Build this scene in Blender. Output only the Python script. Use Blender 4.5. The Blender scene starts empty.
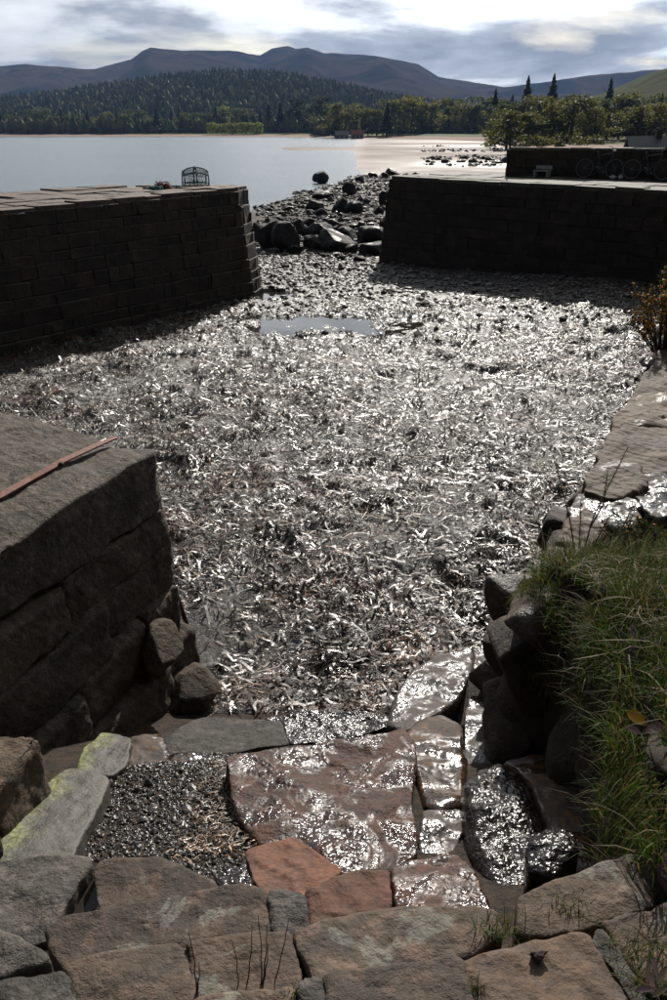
import bpy, math, random
import numpy as np
from mathutils import Vector, Matrix
R = math.radians
random.seed(7); rng = np.random.default_rng(7)
sc = bpy.context.scene
col = sc.collection

# ------------------------------------------------------------------ camera, sky, sun, exposure
H = 4.6; FPX = 800.0; TILT = math.atan(369 / 800)
cam = bpy.data.cameras.new('camera'); cam_o = bpy.data.objects.new('camera', cam); col.objects.link(cam_o)
cam_o.location = (0, 0, H); cam_o.rotation_euler = (math.pi / 2 - TILT, 0, 0)
cam.sensor_fit = 'VERTICAL'; cam.sensor_height = 24; cam.lens = 24 * FPX / 1000
cam.clip_start = .05; cam.clip_end = 30000
sc.camera = cam_o
SUN_AZ, SUN_EL = 11.5, 31.0            # degrees right of straight ahead, above the horizon
sun = bpy.data.lights.new('sun', 'SUN'); sun_o = bpy.data.objects.new('sun', sun); col.objects.link(sun_o)
sun.energy = 5.0; sun.angle = R(.55); sun.color = (1, .94, .86)
sd = Vector((math.sin(R(SUN_AZ)) * math.cos(R(SUN_EL)), math.cos(R(SUN_AZ)) * math.cos(R(SUN_EL)), math.sin(R(SUN_EL))))
sun_o.rotation_euler = sd.to_track_quat('Z', 'Y').to_euler()
sc.view_settings.view_transform = 'Standard'; sc.view_settings.look = 'None'
sc.view_settings.gamma = 1; sc.view_settings.use_curve_mapping = False
sc.view_settings.exposure = .25
sc.cycles.use_denoising = True
sc.cycles.max_bounces = 6; sc.cycles.volume_bounces = 0; sc.cycles.sample_clamp_indirect = 4
sc.cycles.use_adaptive_sampling = True

class NT:
    """tiny node-tree helper"""
    def __init__(s, t): s.t = t
    def n(s, typ, **k):
        nd = s.t.nodes.new(typ)
        for a, v in k.items():
            if a == 'i':
                for key, val in v.items():
                    if isinstance(val, bpy.types.NodeSocket): s.t.links.new(val, nd.inputs[key])
                    else: nd.inputs[key].default_value = val
            else: setattr(nd, a, v)
        return nd
    def math(s, op, a, b=0.0, clamp=False):
        return s.n('ShaderNodeMath', operation=op, use_clamp=clamp, i={0: a, 1: b}).outputs[0]
    def noise(s, vec, scale, detail=4, rough=.55, dist=0.0, w=None):
        nd = s.n('ShaderNodeTexNoise', i={'Scale': scale, 'Detail': detail, 'Roughness': rough, 'Distortion': dist})
        if vec is not None: s.t.links.new(vec, nd.inputs['Vector'])
        return nd.outputs[0]
    def ramp(s, fac, stops, interp='LINEAR'):
        nd = s.n('ShaderNodeValToRGB', i={0: fac}); cr = nd.color_ramp; cr.interpolation = interp
        while len(cr.elements) < len(stops): cr.elements.new(.5)
        for e, (p, c) in zip(cr.elements, stops):
            e.position = p; e.color = (c, c, c, 1) if isinstance(c, (int, float)) else (*c, 1)
        return nd.outputs[0]
    def mix(s, f, a, b, blend='MIX'):
        nd = s.n('ShaderNodeMix', data_type='RGBA', blend_type=blend)
        for i, v in ((0, f), (6, a), (7, b)):
            if isinstance(v, bpy.types.NodeSocket): s.t.links.new(v, nd.inputs[i])
            else: nd.inputs[i].default_value = v if i == 0 else (*v, 1)
        return nd.outputs[2]

wld = bpy.data.worlds.new('World'); sc.world = wld; wld.use_nodes = True
w = NT(wld.node_tree); wld.node_tree.nodes.clear()
sky = w.n('ShaderNodeTexSky', sky_type='NISHITA', sun_disc=False, sun_elevation=R(SUN_EL), sun_rotation=R(SUN_AZ), altitude=10, dust_density=1.5)
tc = w.n('ShaderNodeTexCoord').outputs['Generated']
sep = w.n('ShaderNodeSeparateXYZ', i={0: tc})
den = w.math('ADD', w.math('MAXIMUM', sep.outputs[2], 0.0), .17)
cv = w.n('ShaderNodeCombineXYZ', i={0: w.math('DIVIDE', sep.outputs[0], den), 1: w.math('DIVIDE', sep.outputs[1], den), 2: 25.1}).outputs[0]
n1 = w.noise(cv, .8, 7, .55, .3)
n2 = w.noise(cv, 1.15, 6, .55, .2)
sdot = w.n('ShaderNodeVectorMath', operation='DOT_PRODUCT', i={0: tc, 1: sd}).outputs['Value']
fwd = w.math('POWER', w.math('MULTIPLY', w.math('ADD', sdot, 1.0), .5), 8.0)
cover = w.ramp(n1, [(.31, 0.0), (.46, 1.0)])
body = w.ramp(n2, [(.34, (10.5, 10.7, 10.9)), (.47, (8.0, 8.3, 8.6)), (.55, (3.7, 4.0, 4.5)), (.66, (2.1, 2.3, 2.7))])
glow = w.math('ADD', w.math('MULTIPLY', w.math('MINIMUM', fwd, .75), 2.35), .08)       # clouds are brighter towards the sun
bodylit = w.mix(1.0, body, w.n('ShaderNodeCombineColor', i={0: glow, 1: glow, 2: glow}).outputs[0], 'MULTIPLY')
skyc = w.mix(cover, sky.outputs[0], bodylit)
bg = w.n('ShaderNodeBackground', i={0: skyc, 1: .085})
out = w.n('ShaderNodeOutputWorld', i={0: bg.outputs[0]})

# ------------------------------------------------------------------ helpers
def ray(px, py):
    a = (px - 333.5) / FPX; b = (500 - py) / FPX
    return np.array([a, math.cos(TILT) + b * math.sin(TILT), -math.sin(TILT) + b * math.cos(TILT)])
def P(px, py, z=None, d=None):
    """photo position -> world point, on the level z or at the forward distance d"""
    r = ray(px, py); k = (z - H) / r[2] if d is None else d / r[1]
    return np.array([0, 0, H]) + r * k
def PP(px, py, z0, y0, sy, sx=0.0, x0=0.0):
    """photo position -> the tilted plane z = z0 + sy*(y-y0) + sx*(x-x0)"""
    r = ray(px, py); k = (z0 - sy * y0 - sx * x0 - H) / (r[2] - sy * r[1] - sx * r[0])
    return np.array([0, 0, H]) + r * k
def _h(ix, iy, iz, seed):
    h = (ix.astype(np.int64) * 374761393 + iy.astype(np.int64) * 668265263 + iz.astype(np.int64) * 2147483647 + seed * 974634777) & 0xffffffff
    h = ((h ^ (h >> 13)) * 1274126177) & 0xffffffff
    return ((h ^ (h >> 16)) & 0xffff) / 65535.0
def noise3(p, f=1.0, seed=0):
    p = np.asarray(p, float) * f; i = np.floor(p); u = p - i; u = u * u * (3 - 2 * u); i = i.astype(np.int64)
    r = 0
    for a in (0, 1):
        for b in (0, 1):
            for c in (0, 1):
                wgt = (u[..., 0] if a else 1 - u[..., 0]) * (u[..., 1] if b else 1 - u[..., 1]) * (u[..., 2] if c else 1 - u[..., 2])
                r = r + wgt * _h(i[..., 0] + a, i[..., 1] + b, i[..., 2] + c, seed)
    return r * 2 - 1
def fbm(p, f=1.0, o=4, seed=0, g=.5):
    r = 0; a = 1; t = 0
    for k in range(o): r = r + a * noise3(p, f * 2 ** k, seed + k * 17); t += a; a *= g
    return r / t
def fbm2(x, y, f=1.0, o=4, seed=0, g=.5): return fbm(np.stack([x, y, np.zeros_like(x) + .37], -1), f, o, seed, g)
def sstep(a, b, x):
    t = np.clip((x - a) / (b - a), 0, 1); return t * t * (3 - 2 * t)

def mesh(name, v, f, m, parent=None, smooth=True, loc=None, colr=None):
    """one mesh object from arrays; f is an (n,k) array or a list of arrays"""
    me = bpy.data.meshes.new(name); v = np.asarray(v, np.float32)
    if loc is not None: v = v - np.asarray(loc, np.float32)
    fs = f if isinstance(f, list) else [f]
    fs = [np.asarray(q, np.int32) for q in fs if len(q)]
    me.vertices.add(len(v)); me.vertices.foreach_set('co', v.ravel())
    me.loops.add(sum(q.size for q in fs)); me.loops.foreach_set('vertex_index', np.concatenate([q.ravel() for q in fs]))
    tot = np.concatenate([np.full(len(q), q.shape[1], np.int32) for q in fs])
    me.polygons.add(len(tot)); me.polygons.foreach_set('loop_start', np.concatenate([[0], np.cumsum(tot)[:-1]]).astype(np.int32))
    me.polygons.foreach_set('loop_total', tot)
    me.polygons.foreach_set('use_smooth', np.full(len(tot), smooth))
    if colr is not None:
        ca = me.color_attributes.new('tint', 'FLOAT_COLOR', 'POINT'); ca.data.foreach_set('color', np.asarray(colr, np.float32).ravel())
    me.update(calc_edges=True); me.validate()
    me.materials.append(M[m] if isinstance(m, str) else m)
    o = bpy.data.objects.new(name, me); col.objects.link(o)
    if loc is not None: o.location = tuple(float(q) for q in loc)
    if parent: o.parent = parent; 
    if parent and loc is not None: o.location = Vector(o.location) - parent.location
    elif parent: o.location = -parent.location
    return o
def empty(name, loc=(0, 0, 0)):
    o = bpy.data.objects.new(name, None); col.objects.link(o); o.location = tuple(float(q) for q in loc); o.empty_display_size = .2; return o
def tag(o, label=None, cat=None, group=None, kind=None):
    for k, v in (('label', label), ('category', cat), ('group', group), ('kind', kind)):
        if v: o[k] = v
    return o
def grid(nu, nv, wrap=False):
    i, j = np.meshgrid(np.arange(nu if wrap else nu - 1), np.arange(nv - 1), indexing='ij'); i = i.ravel(); j = j.ravel(); i2 = (i + 1) % nu
    return np.stack([i * nv + j, i2 * nv + j, i2 * nv + j + 1, i * nv + j + 1], 1)
def tube(path, rad, sides=6, close=False):
    """verts, quads of a tube along a path with a radius (number or list)"""
    p = np.asarray(path, float); n = len(p); rad = np.full(n, rad) if np.isscalar(rad) else np.asarray(rad)
    t = np.gradient(p, axis=0) if not close else np.roll(p, -1, 0) - np.roll(p, 1, 0)
    t /= np.linalg.norm(t, axis=1)[:, None] + 1e-9
    ref = np.where(np.abs(t[:, 2:3]) > .9, np.array([[1., 0, 0]]), np.array([[0, 0, 1.]]))
    a = np.cross(t, ref); a /= np.linalg.norm(a, axis=1)[:, None] + 1e-9; b = np.cross(t, a)
    th = np.linspace(0, 2 * math.pi, sides, endpoint=False)
    v = p[:, None] + rad[:, None, None] * (a[:, None] * np.cos(th)[None, :, None] + b[:, None] * np.sin(th)[None, :, None])
    i, j = np.meshgrid(np.arange(n if close else n - 1), np.arange(sides), indexing='ij'); i = i.ravel(); j = j.ravel(); i2 = (i + 1) % n; j2 = (j + 1) % sides
    return v.reshape(-1, 3), np.stack([i * sides + j, i * sides + j2, i2 * sides + j2, i2 * sides + j], 1)
class MB:
    def __init__(s): s.v = []; s.f = {}; s.n = 0
    def add(s, v, f):
        f = np.asarray(f); s.f.setdefault(f.shape[1], []).append(f + s.n); s.v.append(np.asarray(v, float)); s.n += len(v)
    def tube(s, path, rad, sides=6, close=False): s.add(*tube(path, rad, sides, close))
    def box(s, c, h, rz=0):
        q = np.array([[x, y, z] for x in (-1, 1) for y in (-1, 1) for z in (-1, 1)], float) * np.asarray(h)
        cz, sz = math.cos(rz), math.sin(rz); q = np.stack([q[:, 0] * cz - q[:, 1] * sz, q[:, 0] * sz + q[:, 1] * cz, q[:, 2]], 1) + np.asarray(c)
        s.add(q, [[0, 1, 3, 2], [4, 6, 7, 5], [0, 4, 5, 1], [2, 3, 7, 6], [0, 2, 6, 4], [1, 5, 7, 3]])
    def build(s, name, m, parent=None, smooth=True, loc=None):
        return mesh(name, np.concatenate(s.v), [np.concatenate(q) for q in s.f.values()], m, parent, smooth, loc)
ORD = ['first', 'second', 'third', 'fourth', 'fifth', 'sixth', 'seventh', 'eighth', 'ninth', 'tenth', 'eleventh', 'twelfth', 'thirteenth', 'fourteenth', 'fifteenth',
       'sixteenth', 'seventeenth', 'eighteenth', 'nineteenth', 'twentieth', 'twenty-first', 'twenty-second', 'twenty-third', 'twenty-fourth', 'twenty-fifth', 'twenty-sixth', 'twenty-seventh', 'twenty-eighth', 'twenty-ninth', 'thirtieth']

# ------------------------------------------------------------------ materials
M = {}
def newmat(name):
    m = bpy.data.materials.new(name); m.use_nodes = True; t = NT(m.node_tree); M[name] = m
    b = m.node_tree.nodes['Principled BSDF']; pos = t.n('ShaderNodeNewGeometry').outputs['Position']
    return m, t, b, pos
def setp(t, b, **k):
    for a, v in k.items():
        a = {'color': 'Base Color', 'rough': 'Roughness', 'normal': 'Normal', 'spec': 'Specular IOR Level', 'metal': 'Metallic'}.get(a, a)
        if isinstance(v, bpy.types.NodeSocket): t.t.links.new(v, b.inputs[a])
        else: b.inputs[a].default_value = (*v, 1) if isinstance(v, tuple) and len(v) == 3 else v
def rock(name, c1, c2, *a, **k):
    g = .66
    sc3 = lambda q: tuple(max(.004, (q[0] + q[1] + q[2]) / 3 * -.35 + x * 1.35) * g for x in q) if q else q
    for key in ('c3', 'lichen'):
        if key in k: k[key] = sc3(k[key])
    return rock_(name, sc3(c1), sc3(c2), *a, **k)
def rock_(name, c1, c2, wet=0.0, lichen=None, lthr=.60, scale=3.0, bump=.5, c3=None, film=.12, bscale=22, bdist=.02, strata=0.0, dark=.45, ripple=0.0):
    m, t, b, pos = newmat(name)
    rnd = t.n('ShaderNodeObjectInfo').outputs['Random']
    off = t.n('ShaderNodeVectorMath', operation='ADD', i={0: pos}); cx = t.n('ShaderNodeCombineXYZ', i={0: t.math('MULTIPLY', rnd, 37.0), 1: t.math('MULTIPLY', rnd, 11.0)})
    t.t.links.new(cx.outputs[0], off.inputs[1]); v = off.outputs[0]
    big = t.noise(v, scale, 5, .6, .4); fine = t.noise(v, scale * 14, 5, .7); mid = t.noise(v, scale * 4, 6, .65, .6)
    c = t.mix(t.ramp(big, [(.36, 0.0), (.62, 1.0)]), c1, c2)
    if c3: c = t.mix(t.ramp(mid, [(.50, 0.0), (.66, 1.0)]), c, c3)
    c = t.mix(.75, c, t.ramp(fine, [(.28, .25), (.5, .8), (.72, 1.3)]), 'MULTIPLY')
    c = t.mix(.6, c, t.ramp(mid, [(.3, .45), (.6, 1.15)]), 'MULTIPLY')
    c = t.mix(1.0, c, t.ramp(rnd, [(0, .72), (1, 1.2)]), 'MULTIPLY')
    h = t.math('ADD', t.math('MULTIPLY', t.noise(v, bscale * .35, 6, .7), 1.6), t.math('MULTIPLY', t.noise(v, bscale * 1.8, 4, .7), .5))
    if ripple: h = t.math('ADD', t.math('MULTIPLY', t.noise(v, 38, 2, .5, .4), .75 * ripple), t.math('ADD', t.math('MULTIPLY', t.noise(v, 7, 2, .5), .8), t.math('MULTIPLY', t.noise(v, 70, 2, .5), .12)))
    if strata:
        st = t.n('ShaderNodeTexWave', wave_type='BANDS', bands_direction='DIAGONAL', i={'Vector': v, 'Scale': 5.0, 'Distortion': 6.0, 'Detail': 4.0, 'Detail Scale': 1.5}).outputs[1]
        h = t.math('ADD', h, t.math('MULTIPLY', st, strata))
        c = t.mix(.35, c, t.ramp(st, [(0.0, .6), (.6, 1.1)]), 'MULTIPLY')
    rough = .82
    if lichen:
        lm = t.ramp(t.noise(v, scale * 1.25, 4, .65, 1.2), [(lthr, 0.0), (lthr + .035, 1.0)])
        c = t.mix(t.math('MULTIPLY', lm, .5), c, t.mix(t.ramp(fine, [(.35, 0.0), (.6, 1.0)]), tuple(q * .55 for q in lichen), lichen))
    if wet:
        wn = t.noise(v, scale * .9, 4, .6, .8); thr = .72 - wet * .42
        wm = t.ramp(wn, [(thr - .05, 0.0), (thr + .05, 1.0)])
        c = t.mix(t.math('MULTIPLY', wm, 1 - dark), c, t.mix(1.0, c, (dark, dark, dark), 'MULTIPLY'))
        rr = t.ramp(wm, [(0, .8), (1, film)]); rough = rr
        setp(t, b, spec=.5)
    setp(t, b, color=c, rough=rough)
    setp(t, b, normal=t.n('ShaderNodeBump', i={'Strength': bump, 'Distance': bdist, 'Height': h}).outputs[0])
    return m
rock('dry_stone', (.135, .094, .066), (.075, .058, .045), lichen=(.32, .32, .28), lthr=.585, scale=3.0, bump=.8, c3=(.165, .115, .09))
rock('grey_stone', (.115, .105, .09), (.065, .058, .05), lichen=(.30, .30, .27), lthr=.64, scale=4, bump=.9, c3=(.17, .15, .13))
rock('brown_stone', (.19, .125, .08), (.11, .076, .055), scale=2.5, bump=.6, c3=(.12, .095, .085), strata=.5)
rock('orange_stone', (.23, .105, .062), (.15, .08, .056), scale=3, bump=.6, strata=.6, c3=(.14, .075, .055))
rock('wet_red_stone', (.115, .052, .034), (.065, .04, .032), wet=.50, scale=4.2, bump=.8, c3=(.12, .05, .028), film=.095, bscale=14, bdist=.021, ripple=1.0, dark=.4)
rock('wet_stone', (.12, .078, .053), (.065, .048, .04), wet=.62, scale=2.4, bump=.8, film=.16, ripple=.6, c3=(.19, .105, .06), bdist=.011)
rock('wet_black_stone', (.06, .045, .038), (.035, .03, .03), wet=.95, scale=3, bump=1.0, film=.17, bscale=16, bdist=.02, ripple=1.0)
rock('wet_film_stone', (.12, .10, .09), (.10, .08, .07), wet=.55, scale=5.5, bump=.8, film=.13, bscale=18, bdist=.013, ripple=1.0)
rock('quay_stone', (.115, .080, .052), (.060, .046, .033), scale=2.5, bump=1.0, c3=(.15, .11, .08), strata=.12, bdist=.03, lichen=(.20, .20, .14), lthr=.66)
rock('quay_top', (.125, .10, .072), (.07, .06, .045), scale=2.8, bump=.9, c3=(.155, .125, .10), lichen=(.30, .30, .28), lthr=.60, strata=.12, bdist=.03)
rock('pier_stone', (.125, .095, .070), (.066, .055, .045), scale=1.6, bump=.8, c3=(.075, .052, .036), bscale=10, bdist=.05, lichen=(.12, .11, .075), lthr=.68)
rock('pier_top', (.22, .165, .135), (.15, .12, .10), scale=1.2, bump=.8, c3=(.24, .18, .15), bscale=10, bdist=.04)
rock('pier_top_pale', (.26, .25, .22), (.18, .17, .15), scale=1.0, bump=.7, c3=(.20, .21, .13), bscale=8, bdist=.04)
rock('bank_rock', (.10, .072, .052), (.055, .042, .033), scale=2.4, bump=.9, c3=(.10, .07, .05), bdist=.03, wet=.25, film=.3)
rock('ledge_stone', (.20, .145, .098), (.12, .092, .068), scale=1.8, bump=.7, c3=(.15, .12, .10), strata=.3, wet=.18, film=.10)
rock('boulder_stone', (.062, .055, .048), (.035, .033, .03), scale=1.6, bump=.8, c3=(.08, .062, .042), wet=.35, film=.42, bscale=8, bdist=.06)
rock('pebble_stone', (.12, .11, .10), (.06, .055, .05), scale=3, bump=.3, wet=.6, film=.25, c3=(.16, .12, .10))

# algae stone: green-yellow weed along the wall side
m, t, b, pos = newmat('algae_stone')
n = t.noise(pos, 7, 5, .65, .6); fine = t.noise(pos, 45, 4, .7)
c = t.mix(t.ramp(n, [(.35, 0.0), (.65, 1.0)]), (.045, .042, .034), (.085, .075, .06)); c = t.mix(.7, c, t.ramp(fine, [(.3, .5), (.65, 1.2)]), 'MULTIPLY')
sx = t.n('ShaderNodeSeparateXYZ', i={0: pos})
edge = t.math('ADD', sx.outputs[0], t.math('MULTIPLY', n, -.3))
mp = t.n('ShaderNodeMapRange', i={0: edge, 1: -1.62, 2: -1.49, 3: 1.0, 4: 0.0})
c = t.mix(t.math('MULTIPLY', mp.outputs[0], t.ramp(t.noise(pos, 18, 5, .7), [(.36, .15), (.56, 1.0)])), c, t.mix(t.ramp(fine, [(.45, 0.0), (.62, 1.0)]), (.10, .12, .015), (.26, .27, .12)))
setp(t, b, color=c, rough=.6, normal=t.n('ShaderNodeBump', i={'Strength': .8, 'Distance': .02, 'Height': t.math('ADD', n, t.math('MULTIPLY', fine, .4))}).outputs[0])

# harbour floor: dark wet mud and weed, pebbles beyond
m, t, b, pos = newmat('harbour_mud')
a = t.noise(pos, 1.3, 6, .6, .5); f1 = t.noise(pos, 16, 6, .7, 1.0); f2 = t.noise(pos, 48, 4, .7)
vo = t.n('ShaderNodeTexVoronoi', i={'Vector': pos, 'Scale': 17.0}).outputs[0]
c = t.mix(t.ramp(f1, [(.35, 0.0), (.65, 1.0)]), (.010, .008, .006), (.036, .028, .019)); c = t.mix(t.ramp(f2, [(.55, 0.0), (.8, .6)]), c, (.11, .09, .065))
h = t.math('ADD', t.math('MULTIPLY', f1, 1.4), t.math('ADD', t.math('MULTIPLY', f2, .6), t.math('MULTIPLY', vo, -.7)))
far_ = t.n('ShaderNodeMapRange', i={0: t.n('ShaderNodeSeparateXYZ', i={0: pos}).outputs[1], 1: 22.5, 2: 27.0, 3: 0.0, 4: .3}).outputs[0]
setp(t, b, color=c, rough=t.math('ADD', far_, t.ramp(t.math('ADD', t.math('MULTIPLY', a, .6), t.math('MULTIPLY', f1, .4)), [(.40, .14), (.60, .42)])), normal=t.n('ShaderNodeBump', i={'Strength': .6, 'Distance': .05, 'Height': h}).outputs[0])
# earth / gravel bed between the steps
m, t, b, pos = newmat('gravel_bed')
vo = t.n('ShaderNodeTexVoronoi', i={'Vector': pos, 'Scale': 42.0}); f1 = t.noise(pos, 14, 5, .7)
c = t.mix(t.ramp(f1, [(.42, 0.0), (.6, 1.0)]), (.022, .017, .013), (.07, .046, .028)); c = t.mix(.7, c, t.ramp(t.noise(pos, 60, 4, .7), [(.3, .4), (.7, 1.5)]), 'MULTIPLY')
setp(t, b, color=c, rough=.75, spec=.25, normal=t.n('ShaderNodeBump', i={'Strength': 1.0, 'Distance': .03, 'Height': t.noise(pos, 70, 4, .7)}).outputs[0])
# foreshore sand / rock / grass by height
m, t, b, pos = newmat('shore_sand')
s3 = t.n('ShaderNodeSeparateXYZ', i={0: pos}); f1 = t.noise(pos, .06, 6, .6, .5); f2 = t.noise(pos, 1.5, 5, .7); f3 = t.noise(pos, .012, 4, .6)
sand = t.mix(t.ramp(f1, [(.4, 0.0), (.6, 1.0)]), (.30, .195, .155), (.24, .17, .135)); wetsand = t.mix(t.ramp(f1, [(.4, 0.0), (.62, 1.0)]), (.12, .09, .072), (.17, .128, .10))
c = t.mix(t.n('ShaderNodeMapRange', i={0: s3.outputs[2], 1: -.22, 2: .25}).outputs[0], wetsand, sand)
grass = t.mix(t.ramp(f3, [(.4, 0.0), (.6, 1.0)]), (.075, .085, .03), (.12, .12, .045))
c = t.mix(t.n('ShaderNodeMapRange', i={0: s3.outputs[2], 1: 1.2, 2: 1.5}).outputs[0], c, grass)
near = t.n('ShaderNodeMapRange', i={0: s3.outputs[1], 1: 85.0, 2: 120.0}).outputs[0]
c = t.mix(near, t.mix(t.ramp(f2, [(.35, 0.0), (.65, 1.0)]), (.03, .026, .021), (.085, .07, .055)), c)
setp(t, b, color=c, rough=t.n('ShaderNodeMapRange', i={0: s3.outputs[2], 1: -.33, 2: -.05, 3: .5, 4: .9}).outputs[0],
     spec=.06, normal=t.n('ShaderNodeBump', i={'Strength': .5, 'Distance': .12, 'Height': t.noise(pos, 4, 6, .7)}).outputs[0])
# sea
m, t, b, pos = newmat('sea_water')
mp = t.n('ShaderNodeMapping', i={0: pos, 3: (.35, 1.0, 1.0)}).outputs[0]
hh = t.math('ADD', t.math('MULTIPLY', t.noise(mp, .55, 4, .6), 1.0), t.math('MULTIPLY', t.noise(mp, 2.6, 3, .6), .3))
setp(t, b, color=t.mix(t.ramp(t.noise(mp, .03, 4, .6), [(.4, 0.0), (.6, 1.0)]), (.07, .10, .115), (.10, .13, .14)), rough=.22, normal=t.n('ShaderNodeBump', i={'Strength': .5, 'Distance': .4, 'Height': hh}).outputs[0]); b.inputs['IOR'].default_value = 1.33
m, t, b, pos = newmat('puddle_water')
setp(t, b, color=(.03, .026, .02), rough=.03, normal=t.n('ShaderNodeBump', i={'Strength': .08, 'Distance': .01, 'Height': t.noise(pos, 6, 3, .5)}).outputs[0]); b.inputs['IOR'].default_value = 1.33
# seaweed ribbons (colour per frond)
def tinted(name, rough, spec=.5, trans=0.0, bumps=0.0, patches=False):
    m, t, b, pos = newmat(name)
    a = t.n('ShaderNodeVertexColor', layer_name='tint').outputs[0]
    c = t.mix(.5, a, t.ramp(t.noise(pos, 30, 3, .6), [(.3, .5), (.7, 1.3)]), 'MULTIPLY')
    setp(t, b, color=c, rough=rough, spec=spec)
    if trans:
        tr = t.n('ShaderNodeBsdfTranslucent', i={0: t.mix(1.0, c, (1.3, 1.3, .8), 'MULTIPLY')}); mx = t.n('ShaderNodeMixShader', i={0: trans, 1: b.outputs[0], 2: tr.outputs[0]})
        t.t.links.new(mx.outputs[0], t.t.nodes['Material Output'].inputs[0])
    if patches:
        pn_ = t.noise(pos, .9, 5, .65, .6); dk_ = t.ramp(t.noise(pos, 2.3, 5, .7, .8), [(.46, 0.0), (.58, 1.0)])
        c2_ = t.mix(t.ramp(pn_, [(.45, 0.0), (.66, .8)]), c, t.mix(1.0, c, (2.4, 1.7, 1.1), 'MULTIPLY')); c2_ = t.mix(t.math('MULTIPLY', dk_, .65), c2_, t.mix(1.0, c2_, (.35, .32, .28), 'MULTIPLY'))
        setp(t, b, rough=t.math('ADD', t.ramp(pn_, [(.40, rough), (.62, rough + .16)]), t.math('MULTIPLY', dk_, .34)), color=c2_)
    if bumps: setp(t, b, normal=t.n('ShaderNodeBump', i={'Strength': bumps, 'Distance': .01, 'Height': t.noise(pos, 60, 3, .6)}).outputs[0])
tinted('seaweed_frond', .19, .5, 0, .4, True); tinted('grass_blade', .7, .2, .3); tinted('leaf_mass', .7, .2, .4); tinted('pebble_tint', .55, .35, 0, .4); tinted('straw_frond', .5, .35, 0, .3); tinted('gravel_tint', .3, .45, 0, .5); tinted('forest_leaf', .9, .1, 0, 0); tinted('gorse_needle', .6, .3, .15)
def plain(name, c, rough=.7, metal=0.0, nz=8.0, amt=.5, bump=.3):
    m, t, b, pos = newmat(name); n = t.noise(pos, nz, 5, .65)
    setp(t, b, color=t.mix(amt, c, t.ramp(n, [(.3, .45), (.7, 1.4)]), 'MULTIPLY'), rough=rough, metal=metal, normal=t.n('ShaderNodeBump', i={'Strength': bump, 'Distance': .01, 'Height': n}).outputs[0])
plain('bark', (.055, .042, .032), .9); plain('rust', (.16, .062, .036), .7, .1, 25, .7, .5); plain('rust_dark', (.06, .032, .024), .8, .1, 25, .7, .5); plain('earth', (.04, .028, .019), .95, 0, 9, .9, 1.0)
plain('pale_wall', (.45, .44, .41), .8); plain('roof_red', (.28, .10, .08), .8); plain('roof_slate', (.10, .105, .11), .6); plain('glint_white', (.75, .75, .73), .5, 0, 4, .2); plain('window_dark', (.03, .035, .04), .2, 0, 4, .1)  # the bright white serves only the solid glints by the bicycles
plain('black_rubber', (.02, .02, .02), .7); plain('bike_paint', (.09, .10, .11), .35, .3); plain('bike_metal', (.45, .45, .45), .3, .9); plain('rope_teal', (.05, .22, .21), .8, 0, 40, .6); plain('rope_red', (.20, .045, .035), .8, 0, 40, .6); plain('net_cord', (.11, .13, .12), .8, 0, 40, .5)
plain('gorse_flower', (.62, .30, .02), .6, 0, 60, .3); plain('stem_dry', (.07, .042, .03), .8, 0, 40, .5); plain('straw', (.34, .27, .17), .7, 0, 60, .4); plain('leaf_yellow', (.60, .33, .02), .4, 0, 30, .3); plain('leaf_pink', (.42, .27, .27), .35, 0, 30, .4); plain('wood_post', (.06, .05, .045), .9); plain('dung', (.05, .035, .03), .9, 0, 60, .7, .8)
def hillmat(name, stops, sc_=.002, fine=.02, rough=.95):
    m, t, b, pos = newmat(name); n = t.noise(pos, sc_, 8, .62, .8); f = t.noise(pos, fine, 6, .7)
    c = t.mix(.5, t.ramp(n, stops), t.ramp(f, [(.3, .6), (.7, 1.3)]), 'MULTIPLY')
    setp(t, b, color=c, rough=rough, normal=t.n('ShaderNodeBump', i={'Strength': .6, 'Distance': 12.0, 'Height': t.noise(pos, sc_ * 3, 8, .65)}).outputs[0]); b.inputs['Specular IOR Level'].default_value = 0
hillmat('moor', [(.32, (.010, .013, .013)), (.44, (.024, .021, .018)), (.52, (.065, .048, .036)), (.60, (.035, .032, .022)), (.72, (.02, .024, .014))])
hillmat('wooded', [(.3, (.03, .036, .02)), (.5, (.045, .05, .026)), (.7, (.07, .07, .035))], .004)
hillmat('pasture', [(.3, (.07, .08, .03)), (.5, (.10, .098, .044)), (.65, (.075, .065, .038)), (.75, (.045, .045, .028))], .006)

# ------------------------------------------------------------------ ground, shore, sea, hills
SEA = -.35
BY = np.array([-3, 0, 1.2, 2.0, 2.6, 3.2, 3.9, 4.4, 5.3, 6.7, 8.5, 9.8, 14, 20, 24, 30]); BX = np.array([.75, .75, .88, 1.06, 1.20, 1.26, 1.20, 1.24, 1.75, 2.5, 3.5, 4.15, 6.0, 8.6, 10.4, 13])
BZ = np.array([3.0, 3.0, 2.95, 2.8, 2.7, 2.6, 2.36, 2.08, 1.84, 1.82, 1.82, 1.82, 1.9, 2.2, 2.4, 2.4])
def bank_x(y): return np.interp(y, BY, BX)
def bank_top(x, y):
    v = x - bank_x(y)
    return np.interp(y, BY, BZ) + .10 * fbm2(x, y, 1.1, 4, 5) + .10 * sstep(.2, 2.5, v) * np.interp(y, [0, 4, 5.2, 9], [0, 3.0, 1.2, .5])
SY = [-3, .9, 1.25, 1.6, 2.15, 2.5, 3.0, 3.5, 4.1, 4.6, 5.1, 5.5]; SZ = [2.85, 2.75, 2.52, 2.26, 1.9, 1.68, 1.48, 1.30, .92, .58, .24, .05]
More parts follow.
